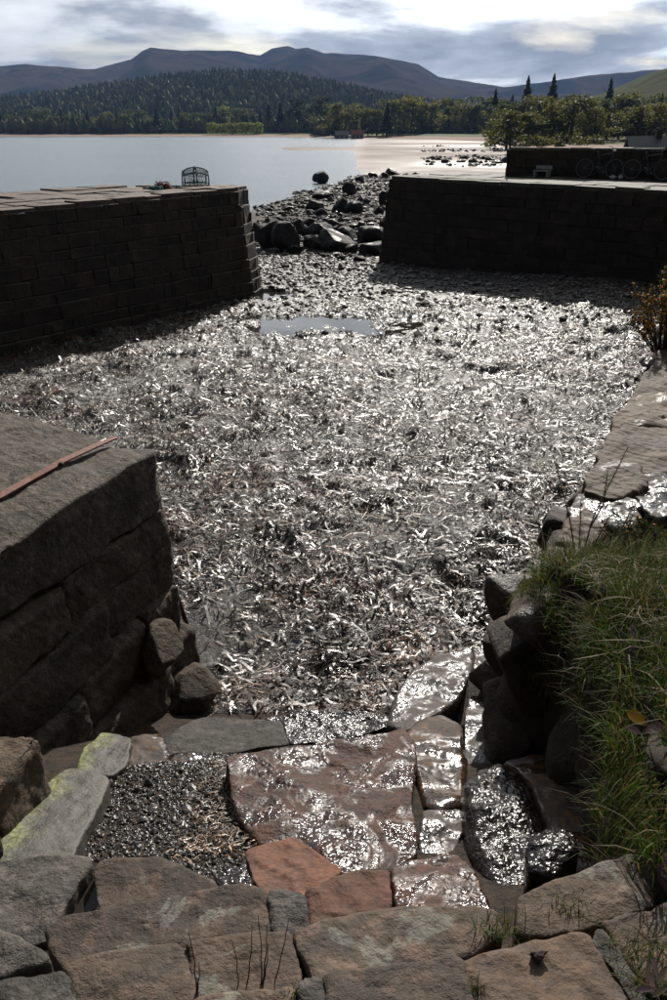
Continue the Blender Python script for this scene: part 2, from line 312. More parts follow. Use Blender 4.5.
def puddle_mask(x, y):
    e = ((x + .2) / 2.5) ** 2 + ((y - 21.4) / 1.5) ** 2 + 1.3 * fbm2(x, y, .8, 4, 61) + .8 * fbm2(x, y, 2.6, 3, 65)
    e2 = ((x + 2.0) / .9) ** 2 + ((y - 25.3) / .8) ** 2 + .7 * fbm2(x, y, .9, 3, 63)
    return np.maximum(sstep(1.5, .1, e), sstep(1.1, .5, e2))
def floor_z(x, y):
    z = .11 * fbm2(x, y, 1.2, 5, 3, .6) + .05 * fbm2(x, y, .35, 2, 9) * sstep(4, 9, y)
    z = z + .06 * np.abs(fbm2(x, y, 3.5, 4, 13)) * sstep(5, 6, y)
    z = z + (.10 * sstep(-.05, .45, fbm2(x, y, 1.9, 4, 15, .55)) - .03) * sstep(5.2, 6.2, y) * sstep(25, 20, y)
    z = z - .17 * puddle_mask(x, y)
    z = z + .5 * sstep(2.5, 10, x) * sstep(17, 24, y)                         # pebble bank in the far right corner
    z = z + .12 * sstep(6.5, 5.4, y)
    st = np.interp(y, SY, SZ) + .02 * fbm2(x, y, 5, 4, 21)
    z = np.where(y < 5.5, np.maximum(z * sstep(4.6, 5.5, y) + st * (1 - sstep(5.3, 5.5, y)), st), z)
    return z - .10 * sstep(30, 36, y)
def sheet(name, xs, ys, zf, m):
    X, Y = np.meshgrid(xs, ys, indexing='ij'); return mesh(name, np.stack([X, Y, zf(X, Y)], -1).reshape(-1, 3), grid(len(xs), len(ys)), m)
ys = np.concatenate([np.arange(5.2, 12, .05), np.arange(12, 20, .075), np.arange(20, 37, .11)])
tag(sheet('harbour_floor', np.arange(-11.5, 13.5, .075), ys, floor_z, 'harbour_mud'), kind='structure')
tag(sheet('stair_ground', np.arange(-3.2, 2.6, .035), np.arange(-3, 5.25, .035), lambda x, y: floor_z(x, y) - .005, 'gravel_bed'), kind='structure')

def shore_z(x, y):
    px = 333.5 + 881 * x / np.maximum(y, 5)
    z = -.10 - .0035 * (y - 33) + .10 * fbm2(x, y, .25, 4, 31)
    side = sstep(270, 375, px)
    ysh = np.interp(px, [200, 270, 330, 390, 430], [60, 74, 92, 112, 150]) + 9 * fbm2(x, y, .06, 3, 33)
    flat = -.20 + .14 * fbm2(x, y, .022, 4, 35) + .05 * fbm2(x, y, .12, 3, 36)
    deep = -1.6 * (1 - side) + flat * side
    z = z + sstep(350, 420, px) * .16 * sstep(55, 95, y)
    k = sstep(-14, 14, y - ysh); z = z * (1 - k) + deep * k
    spit = sstep(.35, .75, np.exp(-((y - 262 - 20 * fbm2(x, y, .01, 2, 40)) / 34) ** 2) * sstep(262, 300, px + 8 * fbm2(x, y, .02, 3, 41)))
    z = np.maximum(z, -.6 + .38 * spit)
    yb = np.interp(px, [-300, 0, 250, 400, 485, 515, 560, 1200], [860, 850, 800, 620, 470, 250, 200, 170]) + 12 * fbm2(x, y, .01, 3, 43)
    z = z + 1.6 * sstep(-35, 40, y - yb) * np.where(z < -.6, 1.6, 1) + (1.4 + .5 * fbm2(x, y, .05, 3, 44)) * sstep(35, 60, y - yb) * .8
    return z - .3 * sstep(37, 30, y)
th = np.tan(np.radians(np.linspace(-58, 58, 460))); rr = np.geomspace(30, 1500, 330)
T, RR = np.meshgrid(th, rr, indexing='ij')
tag(mesh('shore', np.stack([T * RR, RR, shore_z(T * RR, RR)], -1).reshape(-1, 3), grid(len(th), len(rr)), 'shore_sand'), kind='structure')
sv = []
for r_ in (28, 60, 130, 400, 1200, 2500):
    sv.append(np.stack([np.tan(np.radians(np.linspace(-70, 70, 24))) * r_, np.full(24, r_), np.full(24, SEA)], 1))
tag(mesh('sea', np.stack(sv, 1).reshape(-1, 3), grid(24, 6), 'sea_water'), kind='structure')
tag(sheet('puddle', np.linspace(-3.4, 2.4, 20), np.linspace(19.4, 26.6, 20), lambda x, y: np.full_like(x, -.068), 'puddle_water'), kind='structure')

def hill(name, Rd, prof, m, seed, front=.5, rows=70, cols=420, rug=.12, a0=-52, a1=52, curve=1.0):
    tn = np.tan(np.radians(np.linspace(a0, a1, cols))); px = 333.5 + 881 * tn
    xs, ys_ = zip(*prof); py = np.interp(px, xs, ys_)
    py = py + 1.0 * fbm2(px, px * 0, .045, 3, seed)
    ang = np.arctan((500 - py) / FPX) - TILT
    crest = H + Rd * np.tan(ang)
    tt = np.concatenate([np.linspace(0, 1, rows), [1.05, 1.15, 1.3]])
    s = np.where(tt <= 1, np.power(np.clip(tt, 0, 1), curve) * .35 + .65 * sstep(0, 1, np.minimum(tt, 1)) , 1 - (tt - 1) * 2)
    TN, TT = np.meshgrid(tn, tt, indexing='ij'); Y = Rd * (front + (1 - front) * TT); X = TN * Y
    S = np.broadcast_to(s, X.shape); Hh = crest[:, None] * S
    amp = np.maximum(crest, 20)[:, None] * rug * np.clip(4 * S * (1 - S), 0, 1) * (TT <= 1)
    rid = 1 - 2 * np.abs(fbm2(X, Y * .5, 2.2 / Rd * 4, 5, seed + 3))
    Z = np.minimum(Hh + amp * rid, crest[:, None] * (S * .55 + .45) + 2) - 4 * (TT == 0)
    return tag(mesh(name, np.stack([X, Y, Z], -1).reshape(-1, 3), grid(cols, len(tt)), m), kind='structure')
hill('mountain_ridge', 5200, [(-900, 60), (-500, 82), (-200, 62), (-60, 74), (0, 70), (35, 67), (75, 70), (100, 71), (138, 62), (150, 54), (158, 51), (190, 54), (240, 54), (262, 57), (275, 49), (290, 47), (298, 50), (308, 48), (325, 56), (360, 57), (390, 62), (415, 67), (435, 79), (470, 85), (500, 89), (545, 83), (580, 77), (625, 74), (700, 70), (900, 60), (1300, 80), (1600, 90)], 'moor', 101, .45, rug=.22)
wood_hill = hill('wooded_hill', 2000, [(-900, 120), (-500, 104), (-200, 112), (0, 103), (60, 97), (120, 88), (170, 80), (230, 75), (280, 77), (340, 89), (400, 101), (450, 110), (520, 118), (600, 122), (900, 122), (1600, 126)], 'wooded', 131, .55, curve=1.0, rug=.08)
hill('pasture_hill', 1700, [(-900, 129), (300, 129), (470, 123), (540, 110), (572, 102), (600, 92), (640, 75), (667, 67), (720, 58), (850, 45), (1100, 60), (1600, 80)], 'pasture', 151, .5)

hz = MB(); hz.box((0, 3400, 279), (8500, 3600, 281)); hzo = hz.build('haze', 'earth'); tag(hzo, kind='stuff')
hm = bpy.data.materials.new('haze_air'); hm.use_nodes = True; hm.node_tree.nodes.clear(); ht = NT(hm.node_tree)
pv = ht.n('ShaderNodeVolumePrincipled', i={'Color': (.34, .55, 1.0, 1), 'Density': .000065, 'Anisotropy': .0})
ht.t.links.new(pv.outputs[0], ht.n('ShaderNodeOutputMaterial').inputs['Volume'])
hzo.data.materials.clear(); hzo.data.materials.append(hm)

# ------------------------------------------------------------------ stone makers
def resample(p, n):
    p = np.asarray(p); q = np.vstack([p, p[:1]]); d = np.concatenate([[0], np.cumsum(np.linalg.norm(np.diff(q, axis=0), axis=1))])
    s = np.linspace(0, d[-1], n, endpoint=False); return np.stack([np.interp(s, d, q[:, k]) for k in range(q.shape[1])], 1)
def slab(name, outline, plane, m, parent, seed=0, thick=.28, rnd=.014, rough=.014, n=110, shrink=1.02, dome=0.0, wob=.014):
    """a rough stone with the given top outline (photo positions on its own tilted plane), rounded edges and real thickness"""
    pts = np.array([PP(x, y, *plane) for x, y in outline])
    for _ in range(2):
        nx = np.roll(pts, -1, 0); pts = np.stack([pts * .9 + nx * .1, pts * .1 + nx * .9], 1).reshape(-1, 3)
    pts = resample(pts, n); c = pts.mean(0)
    rad = np.linalg.norm((pts - c)[:, :2], axis=1).mean()
    ang = np.linspace(0, 2 * math.pi, n, endpoint=False)
    wv = fbm(np.stack([np.cos(ang) * 2, np.sin(ang) * 2, ang * 0 + seed], 1), 1.6, 4, seed)
    pts[:, :2] = c[:2] + (pts - c)[:, :2] * (shrink + wv[:, None] * wob / rad)
    e = min(.4, rnd / rad)
    rings = [(.93, -thick), (.985, -thick * .75), (1.0, -thick * .45), (1.0, -rnd * 1.1), (1 - e * .12, -rnd * .55), (1 - e * .4, -rnd * .2), (1 - e, -rnd * .03)]
    rings += [(q * (1 - e), 0.0) for q in np.linspace(.96, .04, 24)]
    V = []
    for k, dz in rings:
        q = c + (pts - c) * k; q[:, 2] += dz
        if dz > -.5 * thick: q[:, 2] += dome * (1 - min(k, 1) ** 2)
        V.append(q)
    V = np.stack(V, 1); nr = len(rings)
    top = np.array([0, 0, .3, .6, .8, .9] + [1] * (nr - 6))
    dn = fbm(V, 5, 4, seed, .55) * rough * 1.6 + fbm(V, 1.7, 2, seed + 5) * rough * 1.8 - np.maximum(0, fbm(V, 9, 3, seed + 9) - .25) * rough * 1.2
    V[..., 2] += dn * top
    rd = V - c; rd[..., 2] = 0; rd /= np.linalg.norm(rd, axis=-1)[..., None] + 1e-6
    V += rd * (fbm(V, 4, 4, seed + 3) * rough * 1.6 * np.array([1] * 5 + [.3] * (nr - 5)))[..., None]
    v = V.reshape(-1, 3); f = grid(n, nr, True)
    cen = V[:, -1].mean(0); bot = V[:, 0].mean(0); v = np.vstack([v, cen, bot]); i = np.arange(n); j = (i + 1) % n
    tri = np.vstack([np.stack([i * nr + nr - 1, j * nr + nr - 1, np.full(n, n * nr)], 1), np.stack([j * nr, i * nr, np.full(n, n * nr + 1)], 1)])
    return mesh(name, v, [f, tri], m, parent, loc=c)
def cubegrid(k):
    """unit cube surface, k cells per side, welded"""
    L = np.linspace(-1, 1, k + 1); key = {}; v = []; f = []
    def vid(p):
        q = tuple(np.round(p, 5))
        if q not in key: key[q] = len(v); v.append(q)
        return key[q]
    for ax in range(3):
        for sg in (-1, 1):
            for i in range(k):
                for j in range(k):
                    q = []
                    for a, b_ in ((i, j), (i + 1, j), (i + 1, j + 1), (i, j + 1)):
                        p = [0, 0, 0]; p[ax] = sg; p[(ax + 1) % 3] = L[a]; p[(ax + 2) % 3] = L[b_]; q.append(vid(p))
                    f.append(q if sg > 0 else q[::-1])
    return np.array(v, float), np.array(f)
CG = {k: cubegrid(k) for k in (3, 22)}
def block(name, c, half, rz, m, parent, seed, rnd=.06, rough=.02, k=22, shear=0.0):
    """rough squared block: rounded box with worn, uneven faces"""
    q, f = CG[k]; half = np.asarray(half); sgn = np.sign(q) * np.abs(q) ** .75
    p = sgn * half; inner = np.clip(p, -(half - rnd), half - rnd); d = p - inner; L = np.linalg.norm(d, axis=1)[:, None]
    p = inner + np.where(L > 1e-6, d / np.maximum(L, 1e-6) * np.minimum(L, rnd), 0)
    wp = p + np.asarray(c); nn = np.sign(p) * (np.abs(q) > .85)
    p = p + nn * ((fbm(wp, 3.2, 5, seed, .62) * 1.6 - np.abs(fbm(wp * (1, 1, .5), 6.0, 4, seed + 2, .6)) * 1.5 + .4) * rough)[:, None] + nn * (fbm(wp, 1.1, 2, seed + 4) * rough * 1.8)[:, None] + fbm(np.stack([wp, wp[:, [1, 2, 0]] + 5, wp[:, [2, 0, 1]] + 9], 1), 2.2, 3, seed + 8) * rough
    p[:, 0] += shear * p[:, 1]
    cz, sz = math.cos(rz), math.sin(rz); p = np.stack([p[:, 0] * cz - p[:, 1] * sz, p[:, 0] * sz + p[:, 1] * cz, p[:, 2]], 1)
    return mesh(name, p + np.asarray(c), f, m, parent, loc=c)
def ico(sub):
    import bmesh
    bm = bmesh.new(); bmesh.ops.create_icosphere(bm, subdivisions=sub, radius=1); v = np.array([q.co[:] for q in bm.verts]); f = np.array([[q.index for q in x.verts] for x in bm.faces]); bm.free(); return v, f
IC = {k: ico(k) for k in (1, 2, 4, 5)}
def boulder_shape(half, seed, sub=4, rough=.16, cuts=11):
    v, f = IC[sub]; rg = np.random.default_rng(seed); v = v.copy()
    for _ in range(cuts):
        nrm = rg.normal(size=3); nrm /= np.linalg.norm(nrm); d = rg.uniform(.5, .8); s = v @ nrm; v = v - np.maximum(0, s - d)[:, None] * nrm * .96
    v = v / np.abs(v).max(0) * (1 + rough * fbm(v + seed, 1.6, 5, seed, .6))[:, None]
    return v * np.asarray(half), f
def boulder(name, c, half, seed, m, parent=None, rz=0.0, sub=4, rough=.16, tilt=0.0):
    v, f = boulder_shape(half, seed, sub, rough)
    mt = Matrix.Rotation(rz, 3, 'Z') @ Matrix.Rotation(tilt, 3, 'X'); v = v @ np.array(mt).T
    return mesh(name, v + np.asarray(c), f, m, parent, loc=c)

# ------------------------------------------------------------------ piers (squared stones one by one)
def bevel_cube(name, m, b=.12):
    """44-triangle dressed stone, unit half-size, shared by all stones of a kind"""
    v = []; idx = {}
    for x in (-1, 1):
        for y in (-1, 1):
            for z in (-1, 1):
                for ax in range(3):
                    p = [x * (1 - b), y * (1 - b), z * (1 - b)]; p[ax] = (x, y, z)[ax]; idx[(x, y, z, ax)] = len(v); v.append(p)
    q = []; tr = []
    for ax in range(3):
        a, c = (ax + 1) % 3, (ax + 2) % 3
        for s in (-1, 1):
            f = []
            for sa, sc_ in ((-1, -1), (1, -1), (1, 1), (-1, 1)):
                k = [0, 0, 0]; k[ax] = s; k[a] = sa; k[c] = sc_; f.append(idx[(*k, ax)])
            q.append(f if s > 0 else f[::-1])
        for sa in (-1, 1):
            for sc_ in (-1, 1):
                f = []
                for s, which in ((-1, a), (1, a), (1, c), (-1, c)):
                    k = [0, 0, 0]; k[ax] = s; k[a] = sa; k[c] = sc_; f.append(idx[(*k, which)])
                q.append(f if sa * sc_ < 0 else f[::-1])
    for x in (-1, 1):
        for y in (-1, 1):
            for z in (-1, 1):
                f = [idx[(x, y, z, k)] for k in range(3)]; tr.append(f if x * y * z > 0 else f[::-1])
    v = np.array(v); v = v + np.random.default_rng(sum(map(ord, name)) + int(b * 999)).normal(0, .035, v.shape)
    return mesh(name, v, [np.array(q), np.array(tr)], m, smooth=False)
def stone_set(name, m, n=5):
    L = [bevel_cube(name, m, .045 + .02 * i) for i in range(n)]; me = [o.data for o in L]
    for o in L: bpy.data.objects.remove(o)
    return me
SETS = {k: stone_set(*a) for k, a in {'pier': ('stone', 'pier_stone'), 'top': ('paving_stone', 'pier_top'), 'pale': ('paving_stone', 'pier_top_pale')}.items()}
def put(me, name, parent, c, half, rz, tilt=0.0, jit=.03):
    o = bpy.data.objects.new(name, random.choice(me)); col.objects.link(o); o.parent = parent
    o.location = Vector([float(q) for q in c]) - parent.location; o.scale = tuple(float(q) for q in half)
    o.rotation_euler = (tilt + random.gauss(0, jit), random.gauss(0, jit * .6), rz + random.gauss(0, jit)); return o
def face(parent, A, B, iA, iB, z0, z1A, z1B, rows, wm, me='pier', name='stone', proud=.03):
    """courses of stones over a battered face from A to B (base points); iA, iB are the same points at the top"""
    A, B, iA, iB = (np.array(q, float) for q in (A, B, iA, iB)); d = B - A; L = np.linalg.norm(d); rz = math.atan2(d[1], d[0])
    nrm = np.array([d[1], -d[0]]) / L
    hs = np.array([random.uniform(.65, 1.5) for _ in range(rows)]); hs = np.cumsum(np.concatenate([[0], hs])) / hs.sum()
    for r in range(rows):
        s = -random.uniform(0, wm * .4) if L > 2 else 0
        while s < L - .05:
            w_ = min(random.choice((.45, .7, .9, 1.1, 1.4, 1.9)) * random.uniform(.85, 1.15) * wm, L - s); 
            if L - s - w_ < .25: w_ = L - s
            s0, s1 = max(s, 0), s + w_; u = (s0 + s1) / 2 / L; zt = z1A * (1 - u) + z1B * u
            za, zb = z0 + (zt - z0) * hs[r], z0 + (zt - z0) * hs[r + 1]; k = (hs[r] + hs[r + 1]) / 2
            p = (A * (1 - u) + B * u) * (1 - k) + (iA * (1 - u) + iB * u) * k
            dep = .16; p = p - nrm * (dep - random.uniform(0, proud) - .01)
            bat = math.atan2(np.linalg.norm(iA - A), zt - z0)
            put(SETS[me], name, parent, (*p, (za + zb) / 2), ((s1 - s0) / 2 - .004, dep, (zb - za) / 2 - .004), rz, random.uniform(-.03, .03), .02)
            s += w_
def core(parent, base, top, z0, z1s, m='pier_stone', name='core'):
    n_ = len(base); v = [(*p, z0) for p in base] + [(*p, z) for p, z in zip(top, z1s)]
    mesh_v = np.array(v); i = np.arange(n_); j = (i + 1) % n_
    me = mesh(name, mesh_v, np.stack([i, j, j + n_, i + n_], 1), m, parent, smooth=False)
    bmv = me.data; 
    import bmesh
    bm = bmesh.new(); bm.from_mesh(bmv); bm.verts.ensure_lookup_table(); bm.faces.new([bm.verts[q + n_] for q in range(n_)]); bmesh.ops.triangulate(bm, faces=bm.faces[-1:]); bmesh.ops.recalc_face_normals(bm, faces=bm.faces[:]); bm.to_mesh(bmv); bm.free()
    return me
def inset(poly, d):
    p = np.array(poly); c = p.mean(0); return [tuple(q - (q - c) / np.linalg.norm(q - c) * d) for q in p]
def paving(parent, A, B, back, z1A, z1B, rows, wm, me, th=.07, first=.45):
    """slabs laid in rows behind the edge A-B; back = unit vector into the pier, rows = list of (depth, lengthA, lengthB trims)"""
    A, B, back = (np.array(q, float) for q in (A, B, back)); d = B - A; L = np.linalg.norm(d); u_ = d / L; rz = math.atan2(d[1], d[0]); off = 0
    for dep, t0, t1 in rows:
        s = t0
        while s < L - t1 - .1:
            w_ = min(random.uniform(.6, 1.5) * wm, L - t1 - s)
            if L - t1 - s - w_ < .3: w_ = L - t1 - s
            k = (s + w_ / 2) / L; c = A + u_ * (s + w_ / 2) + back * (off + dep / 2)
            put(SETS[me], 'paving_stone', parent, (*c, z1A * (1 - k) + z1B * k - th + random.uniform(-.025, .03)), (w_ / 2 - .01, dep / 2 - .01, th), rz, 0, .012); s += w_
        off += dep
# left pier
LB = [(-10.4, 14.25), (-2.40, 24.75), (-2.24, 25.75), (-3.5, 28.1), (-14.2, 18.6)]
LT = [(-10.65, 14.55), (-2.82, 25.05), (-2.66, 26.0), (-3.8, 27.7), (-14.0, 18.4)]
LZ = [2.95, 3.10, 3.12, 3.10, 2.95]
lp = tag(empty('harbour_pier', (-6, 20, -.2)), 'dark stone pier with lobster pot on top, jutting in from the left', 'pier', 'harbour piers')
core(lp, inset(LB, .22), inset(LT, .22), -.3, [z - .1 for z in LZ])
face(lp, LB[0], LB[1], LT[0], LT[1], -.12, LZ[0] - .1, LZ[1] - .1, 10, .52)
face(lp, LB[1], LB[2], LT[1], LT[2], -.12, LZ[1] - .1, LZ[2] - .1, 9, .6)
face(lp, LB[2], LB[3], LT[2], LT[3], -.12, LZ[2] - .1, LZ[3] - .1, 9, .8)
bk = np.array([-.807, .59]); paving(lp, LT[0], LT[1], bk, LZ[0], LZ[1], [(.5, 0, 0), (.8, 0, .1), (.9, .1, .3), (1.0, .5, .7), (1.0, 1.5, 1.3)], .85, 'top')
paving(lp, LT[1], LT[2], (-.86, .5), LZ[1], LZ[2], [(.45, 0, 0), (.6, 0, 0)], .5, 'top')
# right pier with parapet
RB = [(1.75, 32.1), (9.4, 24.3), (14.5, 19.2), (18.5, 25), (3.6, 36.2)]
RT = [(2.15, 32.45), (9.7, 24.65), (14.8, 19.5), (18.2, 25), (3.7, 35.8)]
RZ = [3.07, 3.06, 3.06, 3.06, 3.07]
rp = tag(empty('harbour_pier', (6, 30, -.2)), 'dark stone pier with bicycles on top, closing the harbour on the right', 'pier', 'harbour piers')
core(rp, inset(RB, .22), inset(RT, .22), -.4, [z - .1 for z in RZ])
face(rp, RB[0], RB[1], RT[0], RT[1], -.25, RZ[0] - .1, RZ[1] - .1, 9, .6)
face(rp, RB[1], RB[2], RT[1], RT[2], .1, RZ[1] - .1, RZ[2] - .1, 7, .8)
face(rp, RB[4], RB[0], RT[4], RT[0], -.3, RZ[4] - .1, RZ[0] - .1, 8, .8)
paving(rp, RT[0], RT[1], (.714, .70), RZ[0], RZ[1], [(.6, 0, 0), (1.0, .1, 0), (1.1, .5, 0), (1.1, 1.2, 0), (1.2, 2.6, 0)], 1.2, 'pale')
paving(rp, RT[1], RT[2], (.714, .70), RZ[1], RZ[2], [(.6, 0, 0), (1.0, 0, 0), (1.1, 0, 0), (1.1, 0, 0), (1.2, 0, 0)], 1.3, 'pale')
pw = tag(empty('parapet_wall', (9, 30.6, 3.0)), 'low dark stone parapet wall running along the top of the right pier', 'wall')
PA, PB = np.array([6.45, 32.35]), np.array([14.2, 27.4])
pd = (PB - PA) / np.linalg.norm(PB - PA); pn = np.array([-pd[1], pd[0]])
core(pw, [tuple(PA + pd * .1 + pn * .1), tuple(PB + pn * .1), tuple(PB + pn * .5), tuple(PA + pd * .1 + pn * .5)], [tuple(PA + pd * .1 + pn * .12), tuple(PB + pn * .12), tuple(PB + pn * .48), tuple(PA + pd * .1 + pn * .48)], 2.9, [4.0] * 4)
face(pw, PA, PB, PA + pn * .05, PB + pn * .05, 3.0, 3.98, 3.98, 4, .6)
face(pw, PA + pn * .55, PA, PA + pn * .52, PA + pn * .03, 3.0, 3.98, 3.98, 4, .55)
paving(pw, PA, PB, pn, 4.07, 4.07, [(.55, 0, 0)], .8, 'pale', .05)

# ------------------------------------------------------------------ near quay on the left: heavy squared blocks
QE = np.array([-1.40, 5.95]); qd = np.array([.342, .940]); qn = np.array([.940, -.342]); qrz = math.atan2(qd[1], qd[0]) - math.pi / 2
qw = tag(empty('quay_wall', (-2.0, 4.6, 0)), 'near quay of heavy weathered sandstone blocks at left with rusty iron strap on top', 'quay')
zt = [2.30, 1.80, 1.46, 1.06, .64, .18]; toe = [0, .02, .04, .08, .17]; tailend = [.0, .04, .02, .0, .12]
lens = [[1.95, 1.6, 1.3], [1.35, 1.2, 1.4, 1.0], [1.05, 1.45, 1.3, 1.0], [.55, .95, 1.3, 1.4, .8], [.6, 1.1, 1.3, 1.2, .8]]
sd_ = 40
for c_ in range(5):
    s = -tailend[c_]
    hz_ = (zt[c_] - zt[c_ + 1]) / 2; zc = (zt[c_] + zt[c_ + 1]) / 2
    for i, Ln in enumerate(lens[c_]):
        dep = .36; mid = s + Ln / 2; p = QE - qd * mid + qn * (toe[c_] + .07 * max(0, mid - .5) * c_ / 2 + random.uniform(-.012, .012) - dep)
        if c_ == 0 and i == 1: p = p + qn * .02
        block('block', (*p, zc), (dep, Ln / 2 - .002, hz_ + (.004 if c_ else 0)), qrz + random.uniform(-.02, .02), 'quay_stone' if c_ else 'quay_top', qw, sd_, rnd=.028 if c_ < 3 else .06, rough=.03); sd_ += 3; s += Ln
# the end face of the quay, turned to the harbour
ed = np.array([-.86, .51]); ern = math.atan2(ed[1], ed[0])
for c_ in range(5):
    hz_ = (zt[c_] - zt[c_ + 1]) / 2; zc = (zt[c_] + zt[c_ + 1]) / 2; s = .62
    for Ln in ((1.0, 1.3, 1.2), (1.3, .9, 1.2), (.9, 1.4, 1.2), (1.2, 1.0, 1.3), (1.1, 1.2, 1.1))[c_]:
        p = QE + ed * (s + Ln / 2) + np.array([-.51, -.86]) * (.30 - toe[c_])
        block('block', (*p, zc - (.05 if c_ == 0 else 0)), (Ln / 2 - .01, .34, hz_ - .012), ern, 'quay_stone' if c_ else 'quay_top', qw, sd_, rnd=.07, rough=.02); sd_ += 3; s += Ln
core(qw, [tuple(QE + np.array([-.25, -.35])), tuple(QE - qd * 5.0 - qn * .3), tuple(QE - qd * 5.0 - qn * 4), (-5.2, 8.0)], [tuple(QE + np.array([-.3, -.35])), tuple(QE - qd * 5.0 - qn * .35), tuple(QE - qd * 5.0 - qn * 4), (-5.2, 7.9)], -.1, [2.05, 2.1, 2.1, 2.05], 'quay_stone')
QP = (2.30, 6.0, 0.0)
for i, (ol, zz) in enumerate([([(-60, 395), (0, 412), (45, 424), (102, 439), (88, 447), (40, 470), (-60, 500)], 2.30), ([(-62, 502), (38, 472), (60, 467), (20, 490), (-20, 510), (-90, 545)], 2.285), ([(-180, 380), (-64, 394), (-64, 560), (-240, 560)], 2.28)]):
    slab('paving_stone', ol, (zz, 6.0, -.01), 'quay_top', qw, 90 + i, thick=.3, rnd=.03, rough=.02, n=120)
# rusty iron strap lying along the quay top
pts = np.array([P(-30, 511, 2.335), P(0, 497, 2.335), P(30, 480, 2.33), P(50, 469, 2.345), P(62, 462, 2.35), P(90, 449, 2.34), P(112, 439.5, 2.33), P(118, 438, 2.32)])
wd = []; n_ = len(pts); tg = np.gradient(pts, axis=0); tg /= np.linalg.norm(tg, axis=1)[:, None]; sdv = np.cross(tg, [0, 0, 1]); hw = np.array([.036] * (n_ - 2) + [.03, .012])[:, None]
ring = np.stack([pts + sdv * hw, pts + sdv * hw + [0, 0, .012], pts - sdv * hw + [0, 0, .012], pts - sdv * hw], 1)
i, j = np.meshgrid(np.arange(n_ - 1), np.arange(4), indexing='ij'); i = i.ravel(); j = j.ravel(); j2 = (j + 1) % 4
mesh('iron_strap', ring.reshape(-1, 3), [np.stack([i * 4 + j, i * 4 + j2, (i + 1) * 4 + j2, (i + 1) * 4 + j], 1), np.array([[0, 1, 2, 3], [n_ * 4 - 1, n_ * 4 - 2, n_ * 4 - 3, n_ * 4 - 4]])], 'rust', qw, smooth=False)
bp = P(61, 464, 2.36); mb = MB(); v, f = IC[2]; mb.add(v * (.022, .022, .016) + bp, f); mb.build('bolt', 'rust_dark', qw)
# iron bar leaning by the quay's end
a_, b_ = P(167, 566, d=6.1), P(181, 607, d=6.15); a2 = a_ + (a_ - b_) * .6
mb = MB(); mb.tube([a2, a_, b_, b_ + (b_ - a_) * 1.0], .022, 6); tag(mb.build('iron_bar', 'rust_dark'), 'rusty iron bar sticking out beyond the end of the near left quay', 'iron bar')

